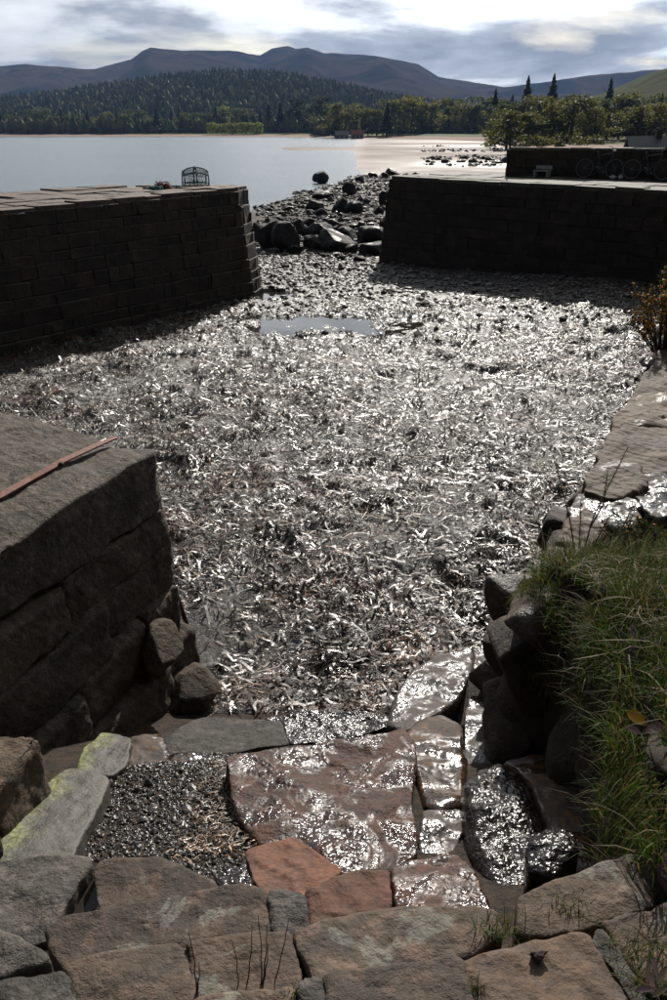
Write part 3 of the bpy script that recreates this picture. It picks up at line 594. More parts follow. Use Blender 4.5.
# ------------------------------------------------------------------ the stone steps: every stone by itself
st = tag(empty('stone_steps', (0, 2.5, 1.6)), 'rough sandstone steps leading down into the drained harbour', 'steps')
A_, B_, C_, D_ = (2.92, 1.2, -.08), (2.68, 1.45, -.10), (2.42, 1.75, -.10), (2.14, 2.15, -.12)
STEPS = [
 # name, outline, plane, material, options
 ([(-60, 985), (0, 973), (45, 964), (62, 962), (68, 980), (78, 1003), (85, 1040), (-60, 1060)], A_, 'grey_stone', dict(rough=.018)),
 ([(150, 1010), (182, 998), (215, 990), (262, 984), (292, 981), (297, 990), (303, 1050), (150, 1060)], A_, 'dry_stone', {}),
 ([(297, 979), (318, 973), (325, 985), (330, 1040), (303, 1050)], A_, 'grey_stone', dict(rough=.015)),
 ([(325, 972), (370, 966), (420, 956), (448, 950), (460, 958), (470, 980), (492, 1050), (330, 1050)], A_, 'dry_stone', {}),
 ([(464, 958), (480, 946), (530, 938), (580, 929), (590, 930), (604, 955), (640, 1010), (660, 1050), (500, 1050)], A_, 'brown_stone', {}),
 ([(588, 928), (606, 925), (625, 950), (650, 990), (640, 1005)], (2.90, 1.2, -.08), 'grey_stone', {}),
 ([(-60, 915), (0, 926), (20, 936), (40, 948), (54, 960), (30, 968), (0, 976), (-60, 990)], B_, 'grey_stone', {}),
 ([(63, 964), (85, 956), (120, 950), (150, 943), (172, 941), (190, 950), (196, 985), (196, 1010), (80, 1030), (68, 990)], B_, 'dry_stone', {}),
 ([(190, 943), (240, 934), (294, 925), (300, 950), (306, 985), (250, 1000), (198, 1010), (196, 970)], B_, 'dry_stone', {}),
 ([(295, 925), (360, 912), (420, 906), (470, 904), (492, 908), (498, 930), (470, 955), (400, 968), (330, 982), (308, 985), (302, 950)], B_, 'dry_stone', {}),
 ([(513, 897), (550, 882), (590, 868), (615, 860), (632, 856), (645, 880), (660, 910), (610, 925), (560, 935), (520, 936), (514, 915)], (2.68, 1.5, -.05), 'dry_stone', dict(rough=.014)),
 ([(600, 919), (640, 911), (668, 903), (700, 920), (700, 985), (655, 985), (625, 955)], (2.78, 1.35, -.05), 'dry_stone', {}),
 ([(46, 927), (60, 916), (100, 908), (150, 899), (200, 889), (245, 882), (262, 886), (271, 893), (272, 930), (230, 945), (160, 958), (66, 975), (50, 945)], C_, 'dry_stone', dict(rough=.012)),
 ([(268, 889), (306, 893), (310, 930), (274, 938)], C_, 'grey_stone', {}),
 ([(305, 892), (325, 880), (345, 871), (370, 867), (389, 866), (392, 890), (394, 920), (350, 930), (311, 935)], (2.34, 1.8, -.14), 'orange_stone', {}),
 ([(390, 866), (420, 857), (445, 853), (458, 854), (475, 872), (492, 905), (496, 925), (450, 925), (396, 925)], (2.26, 1.9, -.25), 'wet_red_stone', {}),
 ([(-60, 862), (0, 861), (45, 857), (84, 857), (92, 862), (78, 880), (60, 905), (48, 930), (0, 945), (-60, 945)], D_, 'grey_stone', dict(rough=.02)),
 ([(94, 868), (103, 857), (130, 857), (160, 855), (185, 866), (212, 880), (218, 890), (190, 905), (140, 915), (100, 915)], D_, 'dry_stone', dict(rough=.014)),
 ([(216, 874), (228, 863), (243, 863), (252, 880), (252, 892), (222, 893)], D_, 'wet_black_stone', {}),
 ([(248, 848), (270, 839), (293, 835), (315, 848), (342, 868), (330, 885), (315, 900), (270, 900), (252, 880)], (2.08, 2.2, -.3), 'orange_stone', {}),
 ([(226, 760), (270, 752), (325, 745), (380, 736), (404, 729), (414, 745), (413, 800), (418, 852), (400, 870), (345, 880), (305, 860), (262, 845), (240, 815), (230, 785)], (1.65, 2.65, -.23), 'wet_red_stone', dict(rough=.026, n=160, thick=.35, wob=.012)),
 ([(163, 738), (200, 716), (240, 718), (282, 721), (288, 744), (240, 750), (200, 755), (165, 752)], (1.0, 4.2, -.22), 'grey_stone', dict(rough=.012, thick=.4)),
 ([(130, 737), (160, 732), (164, 750), (230, 757), (228, 772), (160, 768), (128, 765)], (1.12, 4.0, -.3), 'wet_stone', dict(rough=.02)),
 ([(262, 716), (300, 711), (340, 714), (385, 712), (390, 728), (340, 738), (290, 742), (284, 722)], (.86, 4.35, -.25), 'wet_black_stone', dict(rough=.03)),
 ([(82, 748), (104, 732), (132, 738), (128, 764), (112, 778), (76, 772)], (1.30, 3.6, -.33), 'algae_stone', dict(rough=.015)),
 ([(70, 768), (112, 778), (100, 802), (84, 830), (75, 858), (45, 870), (-20, 870), (0, 832), (30, 795)], (1.62, 2.9, -.33), 'algae_stone', dict(rough=.015)),
 # the wet channel of stones right of the middle slab
 ([(404, 731), (418, 716), (440, 710), (463, 722), (466, 760), (463, 806), (440, 812), (424, 806), (414, 760)], (1.46, 3.2, -.28), 'wet_stone', dict(rough=.02, thick=.5, rnd=.05)),
 ([(386, 722), (398, 690), (412, 668), (450, 652), (474, 646), (472, 665), (466, 690), (440, 712), (405, 732)], (.98, 4.4, -.18), 'wet_film_stone', dict(rough=.022, thick=.6, rnd=.04)),
 ([(476, 650), (494, 640), (506, 655), (508, 682), (500, 700), (470, 692)], (.84, 4.9, -.16), 'wet_film_stone', dict(rough=.018, thick=.5)),
 ([(470, 694), (500, 702), (498, 730), (492, 765), (466, 772), (464, 722)], (1.14, 4.0, -.2), 'wet_film_stone', dict(rough=.016, thick=.5)),
 ([(424, 813), (440, 809), (463, 808), (462, 830), (452, 852), (422, 860), (418, 838)], (1.62, 2.75, -.16), 'wet_film_stone', dict(rough=.014, thick=.4)),
 ([(462, 778), (478, 762), (502, 755), (530, 785), (542, 830), (560, 860), (545, 890), (505, 905), (488, 890), (468, 850), (460, 812)], (1.68, 2.75, -.22), 'wet_black_stone', dict(rough=.035, thick=.5, rnd=.08, dome=.06, n=140)),
 ([(500, 757), (545, 750), (580, 765), (620, 830), (630, 870), (570, 880), (545, 830), (530, 785)], (1.62, 2.8, -.30, .12, .9), 'wet_stone', dict(rough=.02, thick=.5, rnd=.06)),
 ([(528, 838), (548, 826), (572, 832), (580, 855), (555, 872), (530, 866)], (1.86, 2.6, -.3), 'wet_black_stone', dict(rough=.03, thick=.3, dome=.03)),
]
for i, (ol, pl, mt, kw) in enumerate(STEPS): slab('step_stone', ol, pl, mt, st, 200 + i * 7, **kw)
ps = np.array([P(x, y, 2.075) for x, y in [(50, 925), (70, 890), (88, 863), (100, 862), (104, 875), (100, 905), (70, 925)]]); pr = resample(ps, 30); v = np.vstack([pr, pr.mean(0)]); i = np.arange(30)
tag(mesh('puddle', v, np.stack([i, (i + 1) % 30, np.full(30, 30)], 1), 'puddle_water'), kind='structure')
# upright dark stone at the foot of the quay, lower left
pl_ = [(-1.62, 3.0, 1.55), (.26, .20, .34)]
block('block', (-1.62, 2.86, 1.56), (.17, .24, .40), qrz + .2, 'quay_stone', qw, 301, rnd=.05, rough=.03)
block('block', (-1.72, 2.3, 1.78), (.22, .30, .45), qrz, 'quay_stone', qw, 305, rnd=.05, rough=.03)
boulder('block', (*P(190, 690, .38)[:2], .30), (.24, .30, .26), 311, 'quay_stone', qw, rough=.1)
boulder('block', (*P(160, 640, .95)[:2], .86), (.18, .26, .22), 313, 'quay_stone', qw, rough=.08)

# ------------------------------------------------------------------ right bank: earth, its boulder wall and ledges
by = np.concatenate([np.arange(-3, 6, .07), np.arange(6, 26, .16)]); vv = np.concatenate([[-.06], np.linspace(-.05, .10, 16), np.arange(.16, 2.2, .08), np.arange(2.3, 9, .4)])
Yb, Vb = np.meshgrid(by, vv, indexing='ij'); nb = .10 * fbm2(Yb, Vb * 0, 1.6, 3, 71) + .20 * fbm2(Yb, Vb * 9, 3.0, 5, 73, .65)
Xb = bank_x(Yb) + Vb + nb * (Vb < .3); Zt = bank_top(Xb, Yb)
kk = np.interp(Vb, [-.06, -.05, .0, .03, .06, .10, .3], [-9, .05, .6, .82, .95, .99, 1.0])
fl = floor_z(Xb, Yb) - .25
Zb = np.where(kk < 0, fl - .1, fl + (Zt - fl) * np.clip(kk, 0, 1))
tag(mesh('earth_bank', np.stack([Xb, Yb, Zb], -1).reshape(-1, 3), grid(len(by), len(vv)), 'earth'), kind='structure')
bw = tag(empty('bank_wall', (1.9, 6, 0)), 'rough boulder wall holding the grassy bank on the right side of the harbour', 'wall')
yq = 3.95; k = 0
while yq < 15:
    step = random.uniform(.42, .62) * (1 if yq < 9 else 1.4)
    xq = float(bank_x(yq)); top_ = float(np.interp(yq, BY, BZ)); zq = .12; base_ = float(floor_z(np.array([xq - .2]), np.array([yq]))[0]); zq = base_ + .1
    ang = math.atan2(float(bank_x(yq + .3)) - xq, .3)
    while zq < top_ - .12:
        hh_ = random.uniform(.16, .26); fr = (zq - base_) / (top_ - base_)
        boulder('stone', (xq + .10 - .20 * (1 - fr) + random.uniform(-.05, .05), yq + random.uniform(-.1, .1), min(zq + hh_ * .6, top_ - hh_ * .75)), (random.uniform(.24, .34), step * .62, hh_ * 1.12), 400 + k, 'bank_rock', bw, -ang, 4, .13); k += 1; zq += hh_ * 1.7
    yq += step
LEDGE = [
 ([(508, 640), (515, 605), (530, 592), (545, 600), (548, 640), (530, 660)], (1.75, 4.1, -.1), 'bank_rock', .6),
 ([(512, 606), (520, 580), (540, 568), (556, 578), (552, 600), (530, 606)], (1.92, 4.2, -.1), 'bank_rock', .6),
 ([(533, 572), (548, 548), (570, 536), (586, 546), (575, 566), (550, 580)], (2.0, 4.8, -.05), 'ledge_stone', .5),
 ([(556, 540), (566, 522), (590, 508), (608, 515), (605, 540), (580, 550)], (2.02, 5.2, 0), 'ledge_stone', .45),
 ([(566, 518), (578, 492), (600, 485), (640, 505), (640, 530), (600, 525)], (2.03, 5.6, 0), 'wet_film_stone', .4),
 ([(580, 490), (592, 466), (615, 460), (640, 464), (650, 485), (620, 500), (600, 496)], (2.06, 6.2, 0), 'ledge_stone', .45),
 ([(594, 466), (606, 438), (630, 420), (680, 425), (720, 450), (690, 470), (640, 472)], (2.05, 7.0, .02), 'ledge_stone', .5),
 ([(606, 437), (620, 410), (640, 392), (700, 398), (740, 420), (700, 428), (640, 425)], (2.06, 7.9, .02), 'ledge_stone', .5),
 ([(630, 402), (640, 380), (655, 362), (720, 365), (760, 390), (700, 400)], (2.04, 9.0, .02), 'ledge_stone', .5),
 ([(640, 474), (690, 470), (730, 480), (730, 520), (650, 520), (636, 495)], (2.04, 6.0, .02), 'wet_film_stone', .4),
 ([(648, 364), (660, 345), (720, 340), (760, 360), (720, 372)], (2.05, 10.2, .02), 'ledge_stone', .5)]
for i, (ol, pl, mt, th_) in enumerate(LEDGE): slab('ledge_stone', ol, pl, mt, bw, 500 + i * 5, thick=th_, rnd=.03, rough=.026, n=130, wob=.06)
boulder('stone', (*P(548, 690, 1.5)[:2], 1.35), (.30, .34, .38), 551, 'bank_rock', bw, .3)
boulder('stone', (*P(520, 660, 1.2)[:2], 1.0), (.24, .34, .34), 553, 'bank_rock', bw, .2)
boulder('stone', (*P(515, 640, .9)[:2], .6), (.24, .36, .4), 557, 'bank_rock', bw, .2)
boulder('stone', (*P(600, 760, 1.7)[:2], 1.6), (.22, .34, .40), 559, 'bank_rock', bw, .2)

# ------------------------------------------------------------------ boulders in the harbour mouth
BL = [  # photo position of the foot, width and height in the photo, label
 (320, 182, 18, 10, 'lone rounded boulder at the edge of the sea beyond the harbour mouth'),
 (348, 195, 17, 11, 'rounded dark boulder midway out in the harbour mouth, right of a long flat one'),
 (324, 200, 25, 8, 'long flat dark boulder out in the harbour mouth below the lone one'),
 (315, 211, 21, 10, 'low domed boulder with a small stone in front, mid harbour mouth'),
 (340, 213, 17, 14, 'tall dark boulder in the middle of the harbour mouth'),
 (385, 206, 14, 14, 'tall rounded boulder close to the end of the right pier'),
 (353, 214, 20, 11, 'broad dark boulder touching the tall one in the harbour mouth'),
 (379, 215, 12, 8, 'small grey boulder below the tall one by the right pier'),
 (289, 211, 13, 5, 'flat low rock at the water on the left of the harbour mouth'),
 (310, 216, 9, 6, 'little dark stone in the shallow pool of the harbour mouth'),
 (322, 219, 15, 9, 'brownish boulder beside the shallow pool in the harbour mouth'),
 (268, 249, 28, 30, 'large dark boulder hard against the end of the left pier'),
 (279, 226, 10, 9, 'pale topped small boulder above the pile near the left pier'),
 (287, 251, 32, 27, 'largest dark boulder in the pile beside the left pier'),
 (301, 234, 18, 13, 'dark boulder at the top middle of the pile near the left pier'),
 (320, 235, 29, 12, 'long dark boulder at the back of the pile in the harbour mouth'),
 (334, 251, 42, 20, 'long sloping dark boulder at the right end of the pile'),
 (309, 248, 15, 11, 'squat boulder wedged between the two biggest of the pile'),
 (295, 253, 17, 8, 'low boulder at the front foot of the pile'),
 (371, 243, 31, 15, 'broad low boulder lying against the end of the right pier'),
 (374, 255, 30, 14, 'low dark boulder at the foot of the right pier corner'),
 (343, 231, 14, 9, 'small boulder behind the right end of the pile'),
 (384, 227, 12, 9, 'small dark boulder tucked beside the right pier end'),
 (341, 261, 9, 6, 'small weedy stone on the pebbles in front of the pile, right one'),
 (285, 269, 9, 6, 'small dark stone on the pebbles near the left pier corner'),
 (317, 268, 8, 5, 'small flat stone on the pebbles in the middle of the mouth'),
 (373, 177, 10, 5, 'small rock in the far row running out past the right pier'),
 (360, 181, 10, 6, 'dark rock at the near end of the far row of rocks'),
 (349, 184, 8, 4, 'little flat rock beside the far row of rocks near the lone boulder'),
 (391, 175, 13, 6, 'wide rock of the far row just over the right pier end'),
 (385, 178, 9, 5, 'round small rock of the far row near the right pier'),
 (366, 205, 9, 6, 'small stone between the two tall boulders of the harbour mouth'),
 (300, 203, 8, 4, 'small flat stone left of the long flat boulder'),
 (256, 240, 16, 16, 'dark boulder half hidden behind the left pier end'),
 (318, 250, 20, 14, 'dark boulder filling the middle front of the pile'),
 (345, 240, 22, 12, 'dark flat boulder behind the long sloping one'),
 (352, 252, 16, 9, 'low stone at the right foot of the long sloping boulder'),
 (290, 232, 16, 11, 'dark boulder at the back left of the pile'),
 (308, 226, 13, 8, 'small dark boulder peeping over the back of the pile'),
 (332, 226, 14, 8, 'small dark boulder at the back of the pile, right of centre'),
 (359, 262, 12, 6, 'flat little stone on the pebbles near the right pier corner'),
 (362, 228, 10, 7, 'small rounded stone left of the right pier, behind the broad low boulder')]
for i, (px, py, w_, h_, lab) in enumerate(BL):
    zf = -.05 if py > 225 else -.2
    p = P(px, py, zf); ax = p[1] * math.cos(TILT) + (H - zf) * math.sin(TILT); m_ = ax / FPX
    wx = w_ * m_ / 2 * .98; hz2 = h_ * m_ * 1.05; 
    tag(boulder('boulder', (p[0], p[1] + wx * .6, p[2] + hz2 * .32), (wx * 1.04, wx * .85, hz2 * .66), 600 + i * 3, 'boulder_stone', rz=random.uniform(-.4, .4), rough=.22), lab, 'boulder', 'boulders in the harbour mouth')
def scatter_rocks(name, pts, size, m, seed, sub=1, flat=.6, dk=1.0):
    rg = np.random.default_rng(seed); v0, f0 = IC[sub]; n_ = len(pts)
    v = v0[None] * (1 + rg.normal(0, .16, (n_, len(v0), 1))) * np.asarray(size)[:, None, None] * np.stack([rg.uniform(.8, 1.5, n_), rg.uniform(.7, 1.2, n_), rg.uniform(.45, .9, n_) * flat / .6], 1)[:, None]
    a = rg.uniform(0, 6.28, n_); ca, sa = np.cos(a)[:, None], np.sin(a)[:, None]
    v = np.stack([v[..., 0] * ca - v[..., 1] * sa, v[..., 0] * sa + v[..., 1] * ca, v[..., 2]], -1) + np.asarray(pts)[:, None]
    f = (f0[None] + (np.arange(n_) * len(v0))[:, None, None]).reshape(-1, 3)
    g = rg.uniform(.03, .15, n_) * dk; tint = np.stack([g * rg.uniform(1, 1.25, n_), g, g * rg.uniform(.8, 1, n_), np.ones(n_)], 1)
    return tag(mesh(name, v.reshape(-1, 3), f, m, smooth=False, colr=np.repeat(tint, len(v0), 0)), kind='stuff')
def in_harbour(x, y):
    la = (x + 2.62) * .807 - (y - 24.85) * .59; ra = (x - 1.75) * .714 + (y - 32.1) * .70
    return ((la > .15) | (y > 25.5)) & ((ra < -.1) | (x < 1.7)) & (x < bank_x(y) + .1) & ((x > -1.15) | (y > 7.2 - .5 * x * 0)) & ((x > -1.1 - .0 * y) | (y > 6.4 + (-1.4 - x) * .55))
n_ = 15000; x = rng.uniform(-6, 9.5, n_); y = rng.uniform(19, 42, n_); keep = in_harbour(x, y) & (puddle_mask(x, y) < .3) & (rng.uniform(size=n_) < np.interp(y, [19, 23, 26, 42], [.12, .5, 1, 1])); x, y = x[keep], y[keep]
zg = np.where(y < 36, floor_z(x, y), shore_z(x, y)); s_ = np.abs(rng.normal(0, .035, len(x))) + .022
scatter_rocks('pebbles', np.stack([x, y, zg + s_ * .2], 1), s_, 'pebble_tint', 3)
n_ = 5200; t_ = rng.uniform(-.10, .12, n_); y = rng.uniform(34, 105, n_); x = t_ * y + .5; s_ = np.abs(rng.normal(0, .085, n_)) + .035; zg = np.maximum(shore_z(x, y), np.where(y < 37, floor_z(x, y), -9)); k = zg > SEA - .05
scatter_rocks('shore_stones', np.stack([x, y, zg + s_ * .25], 1)[k], s_[k], 'boulder_stone', 5, 1)
n_ = 700; y = rng.uniform(105, 330, n_); x = rng.uniform(.10, .21, n_) * y; zg = shore_z(x, y); s_ = np.abs(rng.normal(0, .25, n_)) + .12; k = (zg > SEA) & (fbm2(x, y, .03, 3, 90) > .1)
scatter_rocks('shore_stones', np.stack([x, y, zg + s_ * .2], 1)[k], s_[k], 'boulder_stone', 6, 1)
# wet gravel between the algae stones and the red slab
n_ = 14000; q = np.array([P(px, py, 1.5) for px, py in [(72, 862), (125, 770), (232, 765), (262, 850), (225, 870)]]); x = rng.uniform(-1.4, -.2, n_); y = rng.uniform(2.3, 3.9, n_); zg = floor_z(x, y); s_ = .0035 * np.exp(rng.normal(.2, .5, n_))
scatter_rocks('gravel', np.stack([x, y, zg + s_ * .3], 1), s_, 'gravel_tint', 8, dk=.4)

# ------------------------------------------------------------------ seaweed: loose fronds over the whole floor
def ribbons(name, x, y, z, ln, wd, tint, m, seg=5, arch=.04, seed=0, curl=2.2, zmin=None, heading=None):
    rg = np.random.default_rng(seed); n_ = len(x); a = rg.uniform(0, 6.283, n_) if heading is None else heading; cu = rg.normal(0, curl, n_); tt = np.linspace(0, 1, seg + 1)
    ang = a[:, None] + cu[:, None] * tt + rg.normal(0, .35, (n_, seg + 1)).cumsum(1); st_ = (ln / seg)[:, None]
    cx = x[:, None] + np.cumsum(np.cos(ang) * st_, 1) - ln[:, None] * .5 * np.cos(a)[:, None]; cy = y[:, None] + np.cumsum(np.sin(ang) * st_, 1) - ln[:, None] * .5 * np.sin(a)[:, None]
    cz = (z(cx, cy) if callable(z) else z[:, None] + 0 * cx) + .004 + arch * np.abs(rg.normal(0, .8, (n_, 1))) * np.sin(math.pi * tt)[None] + np.abs(rg.normal(0, arch * .35, (n_, seg + 1)))
    roll = rg.normal(0, .24, (n_, 1)) + rg.normal(0, .3, (n_, 1)) * (tt - .5)[None]
    wv = (wd[:, None] * np.array([.45] + [1] * (seg - 1) + [.25])[None]) * .5
    ox = -np.sin(ang) * np.cos(roll) * wv; oy = np.cos(ang) * np.cos(roll) * wv; oz = np.sin(roll) * wv
    c = np.stack([cx, cy, cz], -1); o = np.stack([ox, oy, oz], -1); V = np.stack([c - o, c + o], 2); V[..., 2] = np.maximum(V[..., 2], cz[..., None] - .004) if True else V
    i = np.arange(n_)[:, None] * (2 * (seg + 1)) + np.arange(seg)[None] * 2; i = i.ravel()
    f = np.stack([i, i + 1, i + 3, i + 2], 1)
    return tag(mesh(name, V.reshape(-1, 3), f, m, colr=np.repeat(np.concatenate([tint, np.ones((n_, 1))], 1), 2 * (seg + 1), 0)), kind='stuff')
def weed_pts(n_, ymax, pw_):
    y = 5.3 + (ymax - 5.3) * rng.uniform(size=n_) ** pw_; x = rng.uniform(-1, 1, n_) * (1.2 + y * .47) ; k = in_harbour(x, y) & (puddle_mask(x, y) < .4); return x[k], y[k]
x, y = weed_pts(190000, 25, 1.3); cl = fbm2(x, y, .9, 4, 77); k = rng.uniform(size=len(x)) < np.clip(.62 + cl * 1.6, .14, 1); x, y = x[k], y[k]; n_ = len(x)
g = rng.uniform(.008, .034, n_) * np.where(rng.uniform(size=n_) < .16, 3.5, 1); tint = np.stack([g * rng.uniform(1.5, 2.2, n_), g * rng.uniform(.9, 1.2, n_), g * rng.uniform(.35, .65, n_)], 1)
hd = rng.vonmises(fbm2(x, y, .55, 3, 79) * 5, 1.2, n_)
ribbons('seaweed', x, y, floor_z, rng.uniform(.06, .30, n_), (.003 + .022 * rng.uniform(size=n_) ** 2) * np.interp(y, [5, 20], [1, 1.4]), tint, 'seaweed_frond', 3, .028, 1, heading=hd)
x, y = weed_pts(5200, 24, 1.25); n_ = len(x); g = rng.uniform(.006, .03, n_)
ribbons('kelp', x, y, lambda a, b: floor_z(a, b) + .012, rng.uniform(.16, .48, n_), rng.uniform(.013, .038, n_), np.stack([g * 1.6, g, g * .55], 1), 'seaweed_frond', 6, .05, 6, curl=1.6)
x, y = weed_pts(8000, 24, .95); cl = fbm2(x, y, .7, 4, 81); k = cl > .05; x, y = x[k], y[k]; n_ = len(x); g = rng.uniform(.14, .36, n_)
ribbons('straw_wrack', x, y, lambda a, b: floor_z(a, b) + .02, rng.uniform(.12, .45, n_), rng.uniform(.006, .016, n_), np.stack([g * 1.05, g * .78, g * .5], 1), 'straw_frond', 4, .012, 2, curl=.7)
# debris on the gravel pit beside the red slab
n_ = 420; x = rng.uniform(-.72, -.36, n_); y = rng.uniform(2.55, 3.6, n_); g = rng.uniform(.05, .22, n_)
ribbons('straw_wrack', x, y, lambda a, b: floor_z(a, b) + .01, rng.uniform(.03, .10, n_), rng.uniform(.003, .007, n_), np.stack([g, g * .75, g * .5], 1), 'seaweed_frond', 4, .012, 4)

# ------------------------------------------------------------------ grass on the bank and between the steps
def blades(name, x, y, z, h, wd, lean, tint, seed, m='grass_blade', dirs=None, hang=0.0):
    rg = np.random.default_rng(seed); n_ = len(x); a = rg.uniform(0, 6.283, n_) if dirs is None else dirs + rg.normal(0, 1.2, n_); tt = np.array([0, .35, .7, 1.0])
    dx, dy = np.cos(a), np.sin(a); bend = lean[:, None] * tt[None] ** 1.8
    c = np.stack([x[:, None] + dx[:, None] * bend * h[:, None], y[:, None] + dy[:, None] * bend * h[:, None], z[:, None] + h[:, None] * ((tt[None] - .42 * bend * tt[None]) * (1 - hang) + hang * (.25 * tt - 1.15 * tt ** 2)[None])], -1)
    b_ = rg.uniform(0, 6.283, n_); o = np.stack([np.cos(b_), np.sin(b_), 0 * b_], -1)[:, None] * (wd[:, None] * np.array([1, .85, .5, .06])[None])[..., None] * .5
    V = np.stack([c - o, c + o], 2); i = (np.arange(n_)[:, None] * 8 + np.arange(3)[None] * 2).ravel()
    return tag(mesh(name, V.reshape(-1, 3), np.stack([i, i + 1, i + 3, i + 2], 1), m, colr=np.repeat(np.concatenate([tint, np.ones((n_, 1))], 1), 8, 0)), kind='stuff')
def greens(n_, dry, rg):
    g = rg.uniform(.5, 1.2, n_)[:, None] * np.array([[.048, .082, .014]]); g = g * rg.uniform(.8, 1.25, (n_, 3)); d = rg.uniform(size=n_) < dry
    g[d] = rg.uniform(.5, 1.2, (d.sum(), 1)) * np.array([[.15, .12, .07]]); return g
n_ = 30000; y = rng.uniform(1.3, 6.2, n_); v_ = np.abs(rng.normal(0, .75, n_)) + .02; x = bank_x(y) + v_; dens = fbm2(x, y, 1.4, 4, 91)
k = (dens + rng.normal(0, .12, n_) > np.interp(y, [1, 4.6, 5.2, 6.2], [-.22, -.22, .02, .15])) & (v_ > np.interp(y, [1, 4.2, 4.8, 5.5], [0, .0, .38, .75])) & (y < 3.3 + v_ * 4.2 + 1.2); x, y, v_ = x[k], y[k], v_[k]; n_ = len(x); h_ = rng.uniform(.08, .26, n_) * (1 + .6 * fbm2(x, y, 2.0, 2, 93))
blades('grass', x, y, bank_top(x, y) - .02, h_, rng.uniform(.003, .007, n_), rng.uniform(.1, 1.1, n_), greens(n_, .34, rng), 11)
n_ = 5000; y = rng.uniform(1.6, 4.5, n_); v_ = rng.uniform(-.06, .10, n_); x = bank_x(y) + v_ + .1 * fbm2(y, y * 0, 1.6, 3, 71); h_ = rng.uniform(.05, .34, n_)
k = fbm2(x, y, 2.2, 2, 95) > -.12; x, y, h_ = x[k], y[k], h_[k]; n_ = len(x)
blades('grass', x, y, bank_top(x, y) - .04 - rng.uniform(0, .25, n_) * (rng.uniform(size=n_) < .4), h_ * .8, rng.uniform(.003, .006, n_), rng.uniform(.3, .55, n_), greens(n_, .45, rng), 12, dirs=np.full(n_, math.pi), hang=1.0)
n_ = 2600; y = rng.uniform(1.4, 4.8, n_); v_ = np.abs(rng.normal(0, .5, n_)); x = bank_x(y) + v_; k = fbm2(x, y, 2.6, 3, 97) > .05; x, y = x[k], y[k]; n_ = len(x)
blades('ground_cover', x, y, bank_top(x, y), rng.uniform(.03, .09, n_), rng.uniform(.010, .022, n_), rng.uniform(.4, 1.4, n_), greens(n_, .3, rng) * .9, 17)
n_ = 380; y = rng.uniform(1.5, 4.9, n_); v_ = np.abs(rng.normal(0, .5, n_)) + .02; x = bank_x(y) + v_; g = rng.uniform(.12, .3, n_)
ribbons('straw', x, y, lambda a, b: bank_top(a, b) + .05, rng.uniform(.1, .35, n_), rng.uniform(.002, .005, n_), np.stack([g, g * .82, g * .58], 1), 'grass_blade', 4, .05, 19, curl=.6)
n_ = 260; y = rng.uniform(2.2, 4.4, n_); x = bank_x(y) - .05; h_ = rng.uniform(.15, .6, n_); g = rng.uniform(.04, .16, n_)
blades('roots', x, y, bank_top(x + .1, y) - .05 - rng.uniform(0, .5, n_), h_, rng.uniform(.003, .006, n_), rng.uniform(.05, .3, n_), np.stack([g, g * .8, g * .55], 1), 23, dirs=np.full(n_, math.pi), hang=1.0)
n_ = 3400; y = rng.uniform(1.5, 4.5, n_); x = bank_x(y) - .07 + rng.uniform(-.03, .06, n_) + .1 * fbm2(y, y * 0, 1.6, 3, 71); dz = rng.uniform(0, 1, n_) ** 1.4 * np.interp(y, [1.5, 2.4, 3.0, 3.8, 4.5], [.25, .75, .55, .75, .6]); k = fbm(np.stack([x * 0, y, dz * 2], 1), 2.6, 3, 99) > -.06; x, y, dz = x[k], y[k], dz[k]; n_ = len(x)
blades('grass', x, y, bank_top(x + .15, y) - .03 - dz, rng.uniform(.05, .17, n_), rng.uniform(.003, .007, n_), rng.uniform(.3, 1.4, n_), greens(n_, .3, rng), 29, dirs=np.full(n_, math.pi * 1.05))
def tuft(px, py, z, n_, r_, h_, label, dry=.2, seed=0, name='grass_tuft'):
    rg = np.random.default_rng(seed + 900); c = P(px, py, z); x = c[0] + rg.normal(0, r_, n_); y = c[1] + rg.normal(0, r_ * .6, n_)
    o = blades(name, x, y, np.full(n_, z - .02), rg.uniform(.4, 1.1, n_) * h_, rg.uniform(.002, .004, n_), rg.uniform(.1, 1.2, n_), greens(n_, dry, rg), seed); o['kind'] = ''; del o['kind']
    return tag(o, label, 'grass tuft', 'grass tufts on the steps')
tuft(500, 928, 2.70, 110, .035, .075, 'bushy green grass tuft in the joint left of the big right step stone', .2, 1)
tuft(575, 905, 2.70, 50, .045, .05, 'thin grass tuft on the sloping step stone below the right bank', .15, 2)
tuft(633, 955, 2.86, 170, .05, .09, 'straggly half dry grass tuft in the bottom right corner', .5, 3)
tuft(655, 985, 2.92, 120, .025, .08, 'dry grass tuft at the right edge of the lowest step stones', .6, 4)
tuft(565, 905, 2.70, 20, .012, .035, 'tiny grass tuft beside the crack of the sloping step stone', .1, 5)
tuft(296, 990, 2.92, 26, .012, .03, 'tiny green tuft beside the small grey stone at the bottom', .1, 6)
tuft(475, 985, 2.92, 40, .014, .035, 'small mossy tuft in the joint between the two largest bottom stones', .4, 7)

